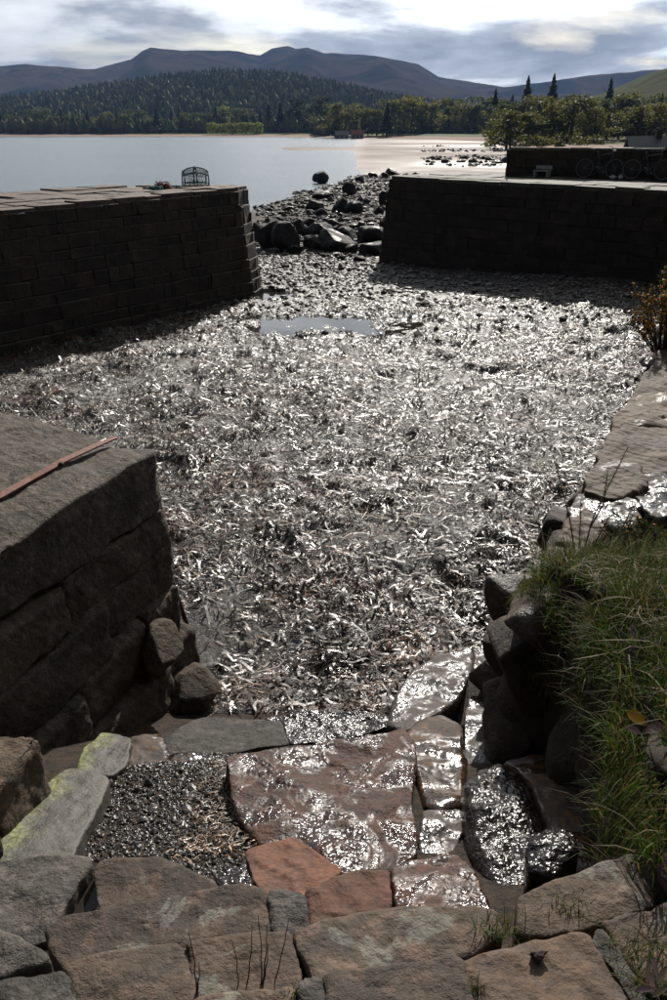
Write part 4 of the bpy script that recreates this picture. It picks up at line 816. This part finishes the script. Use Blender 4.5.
# ------------------------------------------------------------------ gorse, dead stems, fallen leaves
def gorse(name, base, stems, label, seed, fl=.12, wsc=1.0, group='gorse on the bank'):
    """stems: list of paths; each carries needles and, near its tip, flowers"""
    rg = np.random.default_rng(seed); root = tag(empty(name, base), label, 'gorse', group); sm = MB(); NV = []; FP = []
    for p in stems:
        p = np.asarray(p, float); p = resample_open(p, 14); sm.tube(p, np.linspace(.007, .002, 14) * wsc, 5)
        L = np.linalg.norm(np.diff(p, axis=0), axis=1).sum(); nn_ = int(L * 420 / wsc)
        tpar = rg.uniform(.12, 1, nn_); c = np.stack([np.interp(tpar * 13, np.arange(14), p[:, q]) for q in range(3)], 1)
        d = rg.normal(size=(nn_, 3)); d[:, 2] += .5; d /= np.linalg.norm(d, axis=1)[:, None]; ln = rg.uniform(.015, .038, nn_)[:, None] * wsc; sdw = np.cross(d, rg.normal(size=(nn_, 3))); sdw /= np.linalg.norm(sdw, axis=1)[:, None]
        NV.append(np.stack([c - sdw * .0017 * wsc, c + sdw * .0017 * wsc, c + d * ln], 1))
        ff = rg.uniform(.35, 1, int(nn_ * fl * .12 + 1)); FP.append(np.stack([np.interp(ff * 13, np.arange(14), p[:, q]) for q in range(3)], 1) + rg.normal(0, .008 * wsc, (len(ff), 3)))
    sm.build('stem', 'stem_dry', root)
    V = np.concatenate(NV).reshape(-1, 3); g = rg.uniform(.5, 1.2, (len(V) // 3, 1)) * np.array([[.06, .085, .025]]); g = np.concatenate([g, np.ones((len(g), 1))], 1)
    o = mesh('needles', V, np.arange(len(V)).reshape(-1, 3), 'gorse_needle', root, False, colr=np.repeat(g, 3, 0)); o['kind'] = 'stuff'
    if fl:
        fp = np.concatenate(FP); v0, f0 = IC[1]; V = (v0[None] * rg.uniform(.006, .012, (len(fp), 1, 1)) * wsc * rg.uniform(.6, 1.3, (len(fp), 1, 3)) + fp[:, None]).reshape(-1, 3)
        o = mesh('flowers', V, (f0[None] + (np.arange(len(fp)) * len(v0))[:, None, None]).reshape(-1, 3), 'gorse_flower', root, False); o['kind'] = 'stuff'
    return root
def resample_open(p, n):
    d = np.concatenate([[0], np.cumsum(np.linalg.norm(np.diff(p, axis=0), axis=1))]); s = np.linspace(0, d[-1], n); return np.stack([np.interp(s, d, p[:, k]) for k in range(3)], 1)
def bushstems(base, n_, r_, h_, seed):
    rg = np.random.default_rng(seed); S = []
    for _ in range(n_):
        a = rg.uniform(0, 6.283); rr_ = r_ * rg.uniform(.15, 1); b0 = np.array(base) + [math.cos(a) * rr_ * .25, math.sin(a) * rr_ * .25, 0]
        tip = np.array(base) + [math.cos(a) * rr_, math.sin(a) * rr_ * .8, h_ * rg.uniform(.45, 1) * (1 - .35 * (rr_ / r_) ** 2)]; mid = (b0 + tip) / 2 + [0, 0, h_ * .12] + rg.normal(0, .03, 3); S.append([b0, mid, tip])
        for _ in range(3):
            k = rg.uniform(.35, .9); q = b0 * (1 - k) + tip * k + [0, 0, .05]; S.append([q, q + rg.normal(0, .10, 3) * r_ / .5 + [0, 0, .12 * h_]])
    return S
b0 = P(664, 352, 2.0); gorse('gorse_bush', b0, bushstems(b0, 46, .62, 1.05, 1), 'gorse bush with orange yellow flowers at the right edge beyond the ledge', 1, .5, 1.6)
b0 = P(690, 330, 2.0); gorse('gorse_bush', b0, bushstems(b0, 34, .6, 1.5, 5), 'taller gorse bush partly out of the frame behind the flowering one', 2, .25, 1.8)
b0 = P(578, 575, 2.05); gorse('gorse_sprig', b0, [[b0, P(570, 520, d=b0[1] + .05), P(553, 455, d=b0[1] + .02)], [b0, P(592, 520, d=b0[1] + .1), P(628, 447, d=b0[1] + .2)], [b0, P(580, 530, d=b0[1]), P(581, 500, d=b0[1] + .05)], [P(590, 528, d=b0[1] + .1), P(603, 505, d=b0[1] + .1), P(608, 470, d=b0[1] + .1)], [b0, P(610, 515, d=b0[1]), P(636, 506, d=b0[1])]], 'young gorse sprig with tall bare shoots standing over the ledge', 3, .05, .8)
b0 = P(640, 560, 2.2); gorse('gorse_sprig', b0, bushstems(b0, 10, .22, .34, 8), 'small dark gorse sprig in the grass right of the ledge puddle', 4, .05, .8)
b0 = P(612, 560, 2.15); gorse('gorse_sprig', b0, bushstems(b0, 8, .18, .26, 9), 'low dark gorse sprig among the grass at the bank edge', 5, .03, .8)
def stems(name, paths, rad, label, cat, m='stem_dry', group=None):
    mb = MB(); pts = [resample_open(np.asarray(p, float), 9) for p in paths]
    for p in pts: mb.tube(p + np.random.default_rng(len(p)).normal(0, .0015, p.shape), np.linspace(rad, rad * .45, 9), 5)
    return tag(mb.build(name, m), label, cat, group)
def upright(px, py, py2, px2, z, lean=0.0):
    a = P(px, py, z); d = a[1] + lean; return [a - [0, 0, .02], P((px + px2) / 2 + 2, (py + py2) / 2, d=a[1] + lean * .5), P(px2, py2, d=d)]
stems('dead_stem', [upright(196, 990, 933, 189, 2.70), upright(196, 990, 962, 199, 2.70)], .0022, 'dark dead plant stem standing alone on the left bottom steps', 'dead stem', group='dead stems on the steps')
stems('dead_stem', [upright(238, 982, 940, 232, 2.70)], .0018, 'short dead stem left of the dark stem clump on the steps', 'dead stem', group='dead stems on the steps')
stems('dead_stem', [upright(261, 980, 915, 258, 2.70), upright(262, 980, 925, 267, 2.70), upright(247, 978, 925, 252, 2.70), upright(263, 978, 945, 268, 2.70)], .002, 'clump of dark dead stems in front of the pale lichen patch', 'dead stem', group='dead stems on the steps')
stems('dead_stem', [upright(275, 975, 918, 289, 2.70)], .0018, 'single leaning dead stem right of the dark stem clump', 'dead stem', group='dead stems on the steps')
stems('straw_stalk', [[P(558, 655, 2.2), P(566, 662, 2.2), P(560, 690, d=P(558, 655, 2.2)[1] - .1), P(572, 711, d=P(558, 655, 2.2)[1] - .15), P(582, 712, d=P(558, 655, 2.2)[1] - .15)]], .004, 'pale kinked straw stalk hanging over the dark hollow under the bank', 'stalk', 'straw')
def leaf(parent, px, py, z, ln, wd, rz, m, seed):
    c = P(px, py, z); u = np.linspace(-1, 1, 9); s = np.linspace(-1, 1, 5); U, S = np.meshgrid(u, s, indexing='ij'); W = (1 - U ** 2) ** .7 * wd
    X, Y, Z = U * ln, S * W, .25 * ln * (S ** 2 * .6 - U ** 2 * .3) ; Zz = Z + .0; cz, sz = math.cos(rz), math.sin(rz)
    tl = .75
    v = np.stack([X * cz - Y * sz, (X * sz + Y * cz) * math.cos(tl) + Zz * 0, (X * sz + Y * cz) * math.sin(tl) + Zz], -1) + c
    return mesh('leaf', v.reshape(-1, 3), grid(9, 5), m, parent, loc=c)
lc = P(645, 735, 2.60); lf = tag(empty('leaf_cluster', lc), 'yellow leaf and two pinkish leaves on the grassy bank', 'leaves')
leaf(lf, 636, 718, 2.80, .036, .021, -.6, 'leaf_yellow', 1); leaf(lf, 633, 730, 2.77, .028, .012, -.5, 'leaf_pink', 2); leaf(lf, 655, 729, 2.78, .038, .016, .25, 'leaf_pink', 3)
mb = MB(); mb.tube([P(645, 721, 2.79), P(647, 732, 2.74), P(650, 755, 2.6)], .002, 5); mb.build('stalk', 'stem_dry', lf)
c = P(537, 957, 2.905); v, f = boulder_shape((.022, .017, .016), 77, 4, .5); tag(mesh('dropping', v + c + [0, 0, .006], f, 'dung', loc=c), 'small dark dried clump lying on the large brown bottom step stone', 'dropping')
rng2 = np.random.default_rng(4)
br = tag(empty('bramble_shoot', P(655, 985, 2.93)), 'reddish leafy shoot at the bottom right corner beside the last step stone', 'shoot')
for i, (px, py, rz) in enumerate([(648, 972, 1.3), (655, 968, 1.7), (662, 975, .9), (645, 990, .1), (660, 992, .5), (652, 984, 1.5)]): leaf(br, px, py, 2.98, .022, .006, rz, 'leaf_pink' if i % 2 else 'straw', i)

# ------------------------------------------------------------------ things on the piers
def deco(root, rz):
    root.rotation_euler = (0, 0, rz)
def local(mb, name, m, root, smooth=True):
    """build in the thing's own coordinates"""
    o = mesh(name, np.concatenate(mb.v), [np.concatenate(q) for q in mb.f.values()], m, None, smooth); o.parent = root; return o
def bicycle(loc, rz, label, lean=.12):
    r = tag(empty('bicycle', loc), label, 'bicycle', 'bicycles leaning on the parapet wall'); r.rotation_euler = (lean, 0, rz)
    def circ(cx, cz, rad, n=28): a = np.linspace(0, 2 * math.pi, n, endpoint=False); return np.stack([cx + rad * np.cos(a), 0 * a, cz + rad * np.sin(a)], 1)
    for cx in (-.52, .52):
        wv = empty('wheel', (0, 0, 0)); wv.parent = r
        mb = MB(); mb.tube(circ(cx, .34, .325), .02, 6, True); local(mb, 'tyre', 'black_rubber', wv)
        mb = MB(); mb.tube(circ(cx, .34, .30), .009, 5, True)
        for a in np.linspace(0, 2 * math.pi, 16, endpoint=False): mb.tube([(cx, 0, .34), (cx + .3 * math.cos(a), 0, .34 + .3 * math.sin(a))], .0022, 3)
        mb.tube([(cx, -.04, .34), (cx, .04, .34)], .02, 6); local(mb, 'rim', 'bike_metal', wv)
    mb = MB()
    for a, b_ in (((.05, 0, .30), (-.12, 0, .82)), ((.05, 0, .30), (.40, 0, .72)), ((-.08, 0, .76), (.38, 0, .84)), ((.40, 0, .70), (.37, 0, .92))): mb.tube([a, b_], .018, 6)
    for s in (-.04, .04):
        mb.tube([(.05, s, .30), (-.52, s, .34)], .010, 5); mb.tube([(-.10, s, .76), (-.52, s, .34)], .009, 5); mb.tube([(.41, s, .68), (.45, s, .5), (.52, s, .34)], .012, 5)
    local(mb, 'frame', 'bike_paint', r)
    mb = MB(); mb.tube([(-.12, 0, .82), (-.15, 0, .95)], .013, 6); local(mb, 'seat_post', 'bike_metal', r)
    mb = MB(); v, f = IC[2]; mb.add(v * (.135, .07, .035) * np.where(v[:, :1] > 0, (1, .5, 1), (1, 1, 1)) + (-.15, 0, .97), f); local(mb, 'saddle', 'black_rubber', r)
    mb = MB(); mb.tube([(.37, 0, .92), (.39, 0, .98)], .014, 6); mb.tube([(.30, -.30, 1.0), (.38, -.22, 1.01), (.40, 0, .99), (.38, .22, 1.01), (.30, .30, 1.0)], .012, 6); local(mb, 'handlebar', 'bike_metal', r)
    mb = MB(); mb.tube([(.05 + .09 * math.cos(a), .05, .30 + .09 * math.sin(a)) for a in np.linspace(0, 6.283, 14, endpoint=False)], .008, 4, True); mb.tube([(.05, .06, .30), (.16, .06, .22)], .01, 4); mb.tube([(.05, -.06, .30), (-.06, -.06, .38)], .01, 4); mb.box((.16, .1, .22), (.045, .04, .012)); mb.box((-.06, -.1, .38), (.045, .04, .012)); local(mb, 'crank', 'bike_metal', r)
    return r
prz = math.atan2(pd[1], pd[0])
def on_par(px, back=.28):
    tx = (px - 333.5) / 881.0
    k = (tx * PA[1] - PA[0]) / (pd[0] - tx * pd[1]); q = PA + pd * k - pn * back; return (q[0], q[1], 3.075)
bicycle(on_par(606), prz, 'left bicycle of the two leaning on the dark parapet wall', -.16)
bicycle(on_par(655), prz + .03, 'right bicycle of the two leaning on the dark parapet wall, near the frame edge', -.16)
bx = on_par(549, .35); r = tag(empty('bench', bx), 'small pale bench standing against the parapet wall left of the bicycles', 'bench'); r.rotation_euler = (0, 0, prz)
for zz, yy, hh_ in ((.20, -.06, .012), (.20, .06, .012), (.20, .18, .012)):
    mb = MB(); mb.box((0, yy, .22), (.30, .05, .014)); local(mb, 'seat_plank', 'pale_wall', r, False)
for sx_ in (-.24, .24): mb = MB(); mb.box((sx_, .06, .10), (.03, .16, .105)); local(mb, 'leg', 'pale_wall', r, False)
mb = MB(); mb.box((0, .25, .33), (.30, .012, .06)); local(mb, 'backrest', 'pale_wall', r, False)
def glint_shape(px, dz, w_, h_, label, seed, back=.4):  # solid white shapes standing in for bright glints on the bicycles
    c = np.array(on_par(px, back)); v, f = boulder_shape((w_, w_ * .7, h_), seed, 4, .2); r = tag(empty('glint_shape', c + [0, 0, dz]), label, 'glint_shape', 'white shapes standing in for glints by the bicycles')
    o = mesh('glint_body', v + c + [0, 0, dz + h_ * .8], f, 'glint_white', r); mb = MB(); mb.tube([c + [-.05, 0, dz + h_ * 1.5], c + [-.03, 0, dz + h_ * 2.1], c + [.03, 0, dz + h_ * 2.1], c + [.05, 0, dz + h_ * 1.5]], .008, 5); mb.build('glint_loop', 'glint_white', r); return r
glint_shape(622, .0, .11, .07, 'white shape standing in for a glint by the bicycle wheel, left of the pair', 5); glint_shape(630, .0, .08, .08, 'smaller white shape standing in for a glint, just right of the other', 8); glint_shape(619, .88, .07, .035, 'white shape standing in for the glint high on the left bicycle', 12, .22)
mb = MB(); q = np.array([PA[0] + .1, PA[1] + .15]); q3 = np.array([*q, 3.0]); mb.tube([q3, q3 + [.01, 0, 1.0], q3 + [-.01, 0, 1.78]], [.045, .04, .03], 7); tag(mb.build('post', 'wood_post'), 'thin dark post standing at the left end of the parapet wall', 'post')
# lobster pot and rope on the left pier
def pier_z(x, y): return 3.06
cp = np.array([*P(196, 187, 3.07)[:2], 3.085]); r = tag(empty('lobster_pot', cp), 'rounded lobster pot of hoops and netting on the left pier', 'lobster pot'); r.rotation_euler = (0, 0, .35)
mb = MB(); mb.box((0, 0, .02), (.38, .24, .018))
for sx_ in np.linspace(-.33, .33, 5): mb.box((sx_, 0, .045), (.03, .25, .01))
local(mb, 'base', 'wood_post', r, False)
hoop = lambda x_, k=1.0: [(x_, .27 * k * math.cos(a), .04 + .52 * k * math.sin(a)) for a in np.linspace(0, math.pi, 13)]
for x_ in (-.36, 0, .36): mb = MB(); mb.tube(hoop(x_, 1 if abs(x_) < .1 else .78), .02, 6); local(mb, 'hoop', 'net_cord', r)
mb = MB()
for a in np.linspace(.15, math.pi - .15, 6): mb.tube([(-.38, .21 * math.cos(a), .04 + .40 * math.sin(a)), (-.2, .255 * math.cos(a), .04 + .49 * math.sin(a)), (0, .27 * math.cos(a), .04 + .52 * math.sin(a)), (.2, .255 * math.cos(a), .04 + .49 * math.sin(a)), (.38, .21 * math.cos(a), .04 + .40 * math.sin(a))], .014, 5)
local(mb, 'rail', 'rope_teal', r)
mb = MB()
for k in range(16):
    x0 = -.36 + .72 * k / 15
    for dx in (-.16, .16):
        pth = [(min(.36, max(-.36, x0 + dx * s)), (.265 - .16 * x0 * x0) * math.cos(a), .04 + (.51 - .75 * x0 * x0) * math.sin(a)) for s, a in zip(np.linspace(-1, 1, 12), np.linspace(.05, math.pi - .05, 12))]; mb.tube(pth, .006, 3)
o = local(mb, 'netting', 'net_cord', r)
def coil(px, py, rad, label, m, seed, n=160, flat=.07):
    rg = np.random.default_rng(seed); c = np.array([*P(px, py, 3.08)[:2], 3.09]); a = np.linspace(0, 2 * math.pi * 6, n); rr_ = rad * (.5 + .5 * fbm(np.stack([a * .3, a * 0, a * 0], 1), 1, 3, seed)) + .03
    p = np.stack([c[0] + rr_ * np.cos(a + .5 * np.sin(a * .7)) * 1.3, c[1] + rr_ * np.sin(a), c[2] + flat * np.abs(fbm(np.stack([a * .5, a * 0 + 3, a * 0], 1), 1, 3, seed)) * 2.2], 1); mb = MB(); mb.tube(p, .016, 5); return tag(mb.build('rope', m), label, 'rope', 'ropes on the left pier')
coil(163, 189, .24, 'dark red tangled rope heap on the left pier left of the lobster pot', 'rope_red', 3, flat=.12); coil(155, 190, .17, 'teal rope tangle at the left end of the rope heap', 'rope_teal', 5); coil(178, 188, .2, 'teal rope trailing from the lobster pot towards the rope heap', 'rope_teal', 9, flat=.04)

# ------------------------------------------------------------------ far shore: houses, hedge, trees, forest
def house(px, d, w_, dp, h_, roof_h, label, wall, roof, rz=0.0, nwin=3, z=None):
    x0 = (px - 333.5) / 881 * d; z0 = float(shore_z(np.array([x0]), np.array([d]))[0]) if z is None else z
    r = tag(empty('cottage', (x0, d, z0)), label, 'house', 'houses on the far shore'); r.rotation_euler = (0, 0, rz)
    mb = MB(); mb.box((0, 0, h_ / 2 - .3), (w_ / 2, dp / 2, h_ / 2 + .3)); mb.add([(-w_ / 2, -dp / 2, h_), (-w_ / 2, dp / 2, h_), (-w_ / 2, 0, h_ + roof_h)], [[0, 2, 1]]); mb.add([(w_ / 2, -dp / 2, h_), (w_ / 2, dp / 2, h_), (w_ / 2, 0, h_ + roof_h)], [[0, 1, 2]]); local(mb, 'wall', wall, r, False)
    mb = MB(); e = .4; k = roof_h / (dp / 2)
    for s in (-1, 1):
        a = [(-w_ / 2 - e, s * (dp / 2 + e), h_ - e * k), (w_ / 2 + e, s * (dp / 2 + e), h_ - e * k), (w_ / 2 + e, 0, h_ + roof_h), (-w_ / 2 - e, 0, h_ + roof_h)]
        v = np.array([(*q[:2], q[2] + t_) for t_ in (.05, .22) for q in a]); mb.add(v, [[0, 1, 2, 3], [7, 6, 5, 4], [0, 4, 5, 1], [1, 5, 6, 2], [2, 6, 7, 3], [3, 7, 4, 0]])
    ro = local(mb, 'roof', roof, r, False); mb = MB(); mb.box((w_ * .3, 0, h_ + roof_h + .3), (.35, .35, .6)); ch = local(mb, 'chimney', wall, ro, False)
    for i in range(nwin): mb = MB(); mb.box((-w_ / 2 + w_ * (i + .5) / nwin, -dp / 2 - .03, h_ * .55), (w_ * .09, .05, h_ * .22)); local(mb, 'window', 'window_dark', r, False)
    return r
house(342, 600, 9, 6, 2.8, 2.2, 'low pale cottage among the trees, left of the red roofed one', 'pale_wall', 'roof_slate')
house(357, 590, 8, 6, 3.0, 2.4, 'white cottage with reddish roof between the shore trees', 'pale_wall', 'roof_red', .1)
house(649, 110, 4.2, 3.4, 1.6, 1.3, 'small shed with slate roof showing over the parapet wall by the bicycles', 'wood_post', 'roof_slate', -.1, 2, z=.9)
def crown_mesh(kind, seed):
    """unit-height tree crown of leaf-clump faces; returns verts, quads, tint"""
    rg = np.random.default_rng(seed)
    if kind == 'spruce':
        n_ = 1400; t_ = rg.uniform(.10, 1, n_) ** .8; lay = t_; rad = (1.02 - lay) * .22 * rg.uniform(.1, 1.15, n_) ** .7 * (1 + .22 * np.sin(lay * 50)); a = rg.uniform(0, 6.283, n_)
        c = np.stack([rad * np.cos(a), rad * np.sin(a), lay - rad * .35], 1); s_ = .030 * (1.3 - t_); base = np.array([.022, .032, .016])
    elif kind == 'pine':
        cen = np.stack([rg.normal(0, .13, 13), rg.normal(0, .13, 13), rg.uniform(.5, .95, 13)], 1); n_ = 800; k = rg.integers(0, 13, n_); d = rg.normal(size=(n_, 3)); d /= np.linalg.norm(d, axis=1)[:, None]
        c = cen[k] + d * rg.uniform(.4, 1, (n_, 1)) * np.array([.14, .14, .07]); s_ = np.full(n_, .026); base = np.array([.022, .03, .017])
    else:
        nb_ = 22; cen = np.stack([rg.normal(0, .15, nb_), rg.normal(0, .15, nb_), rg.uniform(.10, .88, nb_)], 1); cen[:, :2] *= (1.25 - np.abs(cen[:, 2:] - .5) * 1.3); n_ = 2000; k = rg.integers(0, nb_, n_); d = rg.normal(size=(n_, 3)); d /= np.linalg.norm(d, axis=1)[:, None]
        c = cen[k] + d * rg.uniform(.35, 1, (n_, 1)) * np.array([.13, .13, .10]); s_ = np.full(n_, .020); base = {'olive': np.array([.11, .11, .036]), 'birch': np.array([.165, .16, .055]), 'dark': np.array([.065, .078, .034])}[kind]
    s_ = s_ * rg.uniform(.6, 1.4, n_); u = rg.normal(size=(n_, 3)); u /= np.linalg.norm(u, axis=1)[:, None]; v = np.cross(u, rg.normal(size=(n_, 3))); v /= np.linalg.norm(v, axis=1)[:, None]
    V = np.stack([c - u * s_[:, None], c + v * s_[:, None] * .8, c + u * s_[:, None], c - v * s_[:, None] * .8], 1).reshape(-1, 3)
    tn = base[None] * rg.uniform(.6, 1.35, (n_, 1)) * rg.uniform(.9, 1.1, (n_, 3)); return V, np.arange(len(V)).reshape(-1, 4), np.repeat(np.concatenate([tn, np.ones((n_, 1))], 1), 4, 0)
def trunk_mesh(kind, seed):
    rg = np.random.default_rng(seed); mb = MB(); top = .95 if kind == 'spruce' else .8; mb.tube([(0, 0, -.06), (rg.normal(0, .01), 0, top * .4), (rg.normal(0, .02), rg.normal(0, .02), top)], [.022, .016, .004], 6)
    for _ in range(6):
        z0 = rg.uniform(.3, .7); a = rg.uniform(0, 6.283); mb.tube([(0, 0, z0), (.16 * math.cos(a), .16 * math.sin(a), z0 + .16)], [.009, .003], 4)
    return np.concatenate(mb.v), [np.concatenate(q) for q in mb.f.values()]
TREE = {}
for kind in ('spruce', 'pine', 'olive', 'birch', 'dark'):
    for v_ in range(3):
        V, F, Tn = crown_mesh(kind, 10 * v_ + len(kind)); o = mesh('crown', V, F, 'leaf_mass', None, False, colr=Tn); v2, f2 = trunk_mesh(kind, v_ + 3); o2 = mesh('trunk', v2, f2, 'bark')
        TREE[kind, v_] = (o.data, o2.data); bpy.data.objects.remove(o); bpy.data.objects.remove(o2)
def tree(px, d, hpx, kind, label, group, wide=1.0, z=None):
    x0 = (px - 333.5) / 881 * d; z0 = float(shore_z(np.array([x0]), np.array([float(d)]))[0]) if z is None else z; hm_ = hpx * d / 970
    r = tag(empty({'spruce': 'spruce_tree', 'pine': 'pine_tree', 'olive': 'broadleaf_tree', 'birch': 'birch_tree', 'dark': 'broadleaf_tree'}[kind], (x0, d, z0)), label, 'tree', group)
    r.scale = (hm_ * wide, hm_ * wide, hm_); r.rotation_euler = (0, 0, random.uniform(0, 6.28)); me = TREE[kind, random.randrange(3)]
    for nm, q in zip(('crown', 'trunk'), me): o = bpy.data.objects.new(nm, q); col.objects.link(o); o.parent = r
    return r
rt = random.Random(5)
def belt(x0, x1, n_, d, hp, kinds, where, group, wide=(1.2, 1.7)):
    for i in range(n_):
        k = rt.choice(kinds); look = {'spruce': 'dark pointed spruce', 'pine': 'dark spreading pine', 'olive': 'olive green broadleaf tree', 'birch': 'pale yellow green tree', 'dark': 'dark green broadleaf tree'}[k]
        tree(x0 + (x1 - x0) * (i + .5 + rt.uniform(-.3, .3)) / n_, d * rt.uniform(.97, 1.06), rt.uniform(*hp), k, f'{look}, {ORD[i]} from the left {where}', group, rt.uniform(*wide))
belt(-8, 205, 28, 930, (17, 30), ['spruce', 'dark', 'dark', 'olive', 'spruce'], 'of the wood behind left beach', 'trees behind the left beach')
belt(205, 335, 15, 915, (18, 34), ['dark', 'olive', 'spruce', 'dark', 'birch'], 'of the trees around the pale hedge', 'trees around the hedge')
tree(322, 840, 38, 'pine', 'tall dark pine standing out alone above the beach near the cottages', 'lone shore trees', 1.1); tree(296, 850, 36, 'pine', 'dark pine left of the lone tall pine, right of the pale hedge', 'lone shore trees', .9); tree(387, 640, 34, 'spruce', 'dark rounded spruce in front of the olive tree row', 'lone shore trees', 1.5)
belt(330, 500, 24, 680, (26, 40), ['olive', 'birch', 'olive', 'dark', 'olive'], 'of the tree row above the sand flats', 'tree row above the flats')
for px, hp, lab in ((493, 46, 'dark spruce at the left of the three tallest spruces'), (524, 58, 'tallest dark spruce above the parapet post'), (549, 60, 'tall narrow spruce right of the tallest one'), (605, 56, 'dark spruce standing alone under the green hill'), (510, 40, 'shorter dark spruce between the two tall spruces')): tree(px, 520, hp, 'spruce', lab, 'tall spruces on the right', 1.1)
belt(500, 690, 17, 250, (24, 48), ['olive', 'olive', 'birch', 'olive', 'dark'], 'of the near trees behind the parapet', 'trees behind the parapet', (1.4, 2.2))
belt(495, 690, 13, 400, (28, 46), ['dark', 'olive', 'dark', 'spruce'], 'of the rear trees behind the parapet', 'further trees behind the parapet')
def leafmass(name, pts, size, tint, seed, up=1.0):
    rg = np.random.default_rng(seed); n_ = len(pts); s_ = np.asarray(size); u = rg.normal(size=(n_, 3)); u /= np.linalg.norm(u, axis=1)[:, None]; v = np.cross(u, rg.normal(size=(n_, 3))); v /= np.linalg.norm(v, axis=1)[:, None]
    V = np.stack([pts - u * s_[:, None], pts + v * s_[:, None], pts + u * s_[:, None], pts - v * s_[:, None]], 1).reshape(-1, 3); return V, np.arange(len(V)).reshape(-1, 4), np.repeat(np.concatenate([tint, np.ones((n_, 1))], 1), 4, 0)
n_ = 2600; x = rng.uniform((207 - 333.5) / 881 * 850, (263 - 333.5) / 881 * 850, n_); hgt = 9.0 + 1.6 * fbm2(x, x * 0, .25, 3, 8); pts = np.stack([x, 850 + rng.normal(0, 2.2, n_), 2.2 + hgt * rng.uniform(0, 1, n_) ** .7], 1)
V, F, Tn = leafmass('h', pts, rng.uniform(.4, .9, n_), rng.uniform(.7, 1.3, (n_, 1)) * np.array([[.17, .19, .06]]), 4); tag(mesh('hedge', V, F, 'leaf_mass', None, False, colr=Tn), 'bright yellow green hedge standing behind the far beach', 'hedge')
# forest over the wooded hill and the low land in front (far mass)
ev = wood_hill.data; co = np.empty(len(ev.vertices) * 3, np.float32); ev.vertices.foreach_get('co', co); co = co.reshape(420, -1, 3)
n_ = 15000; ui = rng.uniform(60, 400, n_); vi = rng.uniform(0, 68, n_) ; i0 = ui.astype(int); j0 = vi.astype(int); fu, fv = (ui - i0)[:, None], (vi - j0)[:, None]
hp_ = co[i0, j0] * (1 - fu) * (1 - fv) + co[i0 + 1, j0] * fu * (1 - fv) + co[i0, j0 + 1] * (1 - fu) * fv + co[i0 + 1, j0 + 1] * fu * fv
k = fbm2(hp_[:, 0], hp_[:, 1], .004, 3, 55) > -.28; hp_ = hp_[k]
n2_ = 5200; d = rng.uniform(890, 1150, n2_); pxx = rng.uniform(-300, 520, n2_); x = (pxx - 333.5) / 881 * d; low = np.stack([x, d, np.maximum(2.0, (d - 890) * .03)], 1)
n3_ = 2200; d = rng.uniform(420, 900, n3_); pxx = rng.uniform(490, 1000, n3_); x = (pxx - 333.5) / 881 * d; low2 = np.stack([x, d, np.full(n3_, 2.0)], 1)
nb4 = 260; d = rng.uniform(215, 400, nb4); pxx = rng.uniform(508, 900, nb4); bc = np.stack([(pxx - 333.5) / 881 * d, d, np.full(nb4, 1.0)], 1); bs = rng.uniform(1.5, 3.4, nb4)
kb = rng.integers(0, nb4, 26000); dv = rng.normal(size=(26000, 3)); dv /= np.linalg.norm(dv, axis=1)[:, None]; dv[:, 2] = np.abs(dv[:, 2])
V, F, Tn = leafmass('b', bc[kb] + dv * bs[kb][:, None] * rng.uniform(.5, 1.05, (26000, 1)), rng.uniform(.2, .45, 26000), (rng.uniform(.5, 1.3, nb4)[kb] * rng.uniform(.7, 1.3, 26000))[:, None] * np.array([[.09, .09, .035]]), 44)
tag(mesh('undergrowth', V, F, 'leaf_mass', None, False, colr=Tn), kind='stuff')
low3 = np.stack([rng.uniform(-.02, .20, 1400), rng.uniform(740, 900, 1400), np.full(1400, 2.0)], 1); low3[:, 0] *= low3[:, 1]
pts = np.concatenate([hp_, low, low2, low3]); n_ = len(pts); hh_ = rng.uniform(9, 19, n_); wd_ = hh_ * rng.uniform(.16, .34, n_); con = rng.uniform(size=n_) < .38
sd6 = np.linspace(0, 6.283, 6, endpoint=False); prof = np.array([[.25, .05], [1.0, .30], [.75, .62]]); V = []
for q, (rr_, zz) in enumerate(prof):
    rj = wd_[:, None] * np.where(con, (1.0, .8, .38)[q], rr_)[:, None] * rng.uniform(.65, 1.3, (n_, 6)); V.append(np.stack([pts[:, :1] + rj * np.cos(sd6), pts[:, 1:2] + rj * np.sin(sd6), pts[:, 2:3] + hh_[:, None] * (zz + rng.normal(0, .04, (n_, 6)))], -1))
V = np.concatenate([np.stack(V, 1).reshape(n_, 18, 3), (pts + np.stack([0 * hh_, 0 * hh_, hh_ * np.where(con, 1.05, .85)], 1))[:, None]], 1)
F4 = np.array([[r_ * 6 + a, r_ * 6 + (a + 1) % 6, r_ * 6 + 6 + (a + 1) % 6, r_ * 6 + 6 + a] for r_ in range(2) for a in range(6)]); F3 = np.array([[12 + a, 12 + (a + 1) % 6, 18] for a in range(6)])
of = (np.arange(n_) * 19)[:, None, None]; g = rng.uniform(.75, 1.2, (n_, 1)); tn = np.where(con[:, None], np.array([[.065, .082, .038]]), np.array([[.15, .15, .055]])) * g; tn[rng.uniform(size=n_) < .04] *= 1.6
tag(mesh('forest', V.reshape(-1, 3), [(F4[None] + of).reshape(-1, 4), (F3[None] + of).reshape(-1, 3)], 'forest_leaf', None, False, colr=np.repeat(np.concatenate([tn, np.ones((n_, 1))], 1), 19, 0)), 'far wood covering the hillside across the bay', kind='stuff')
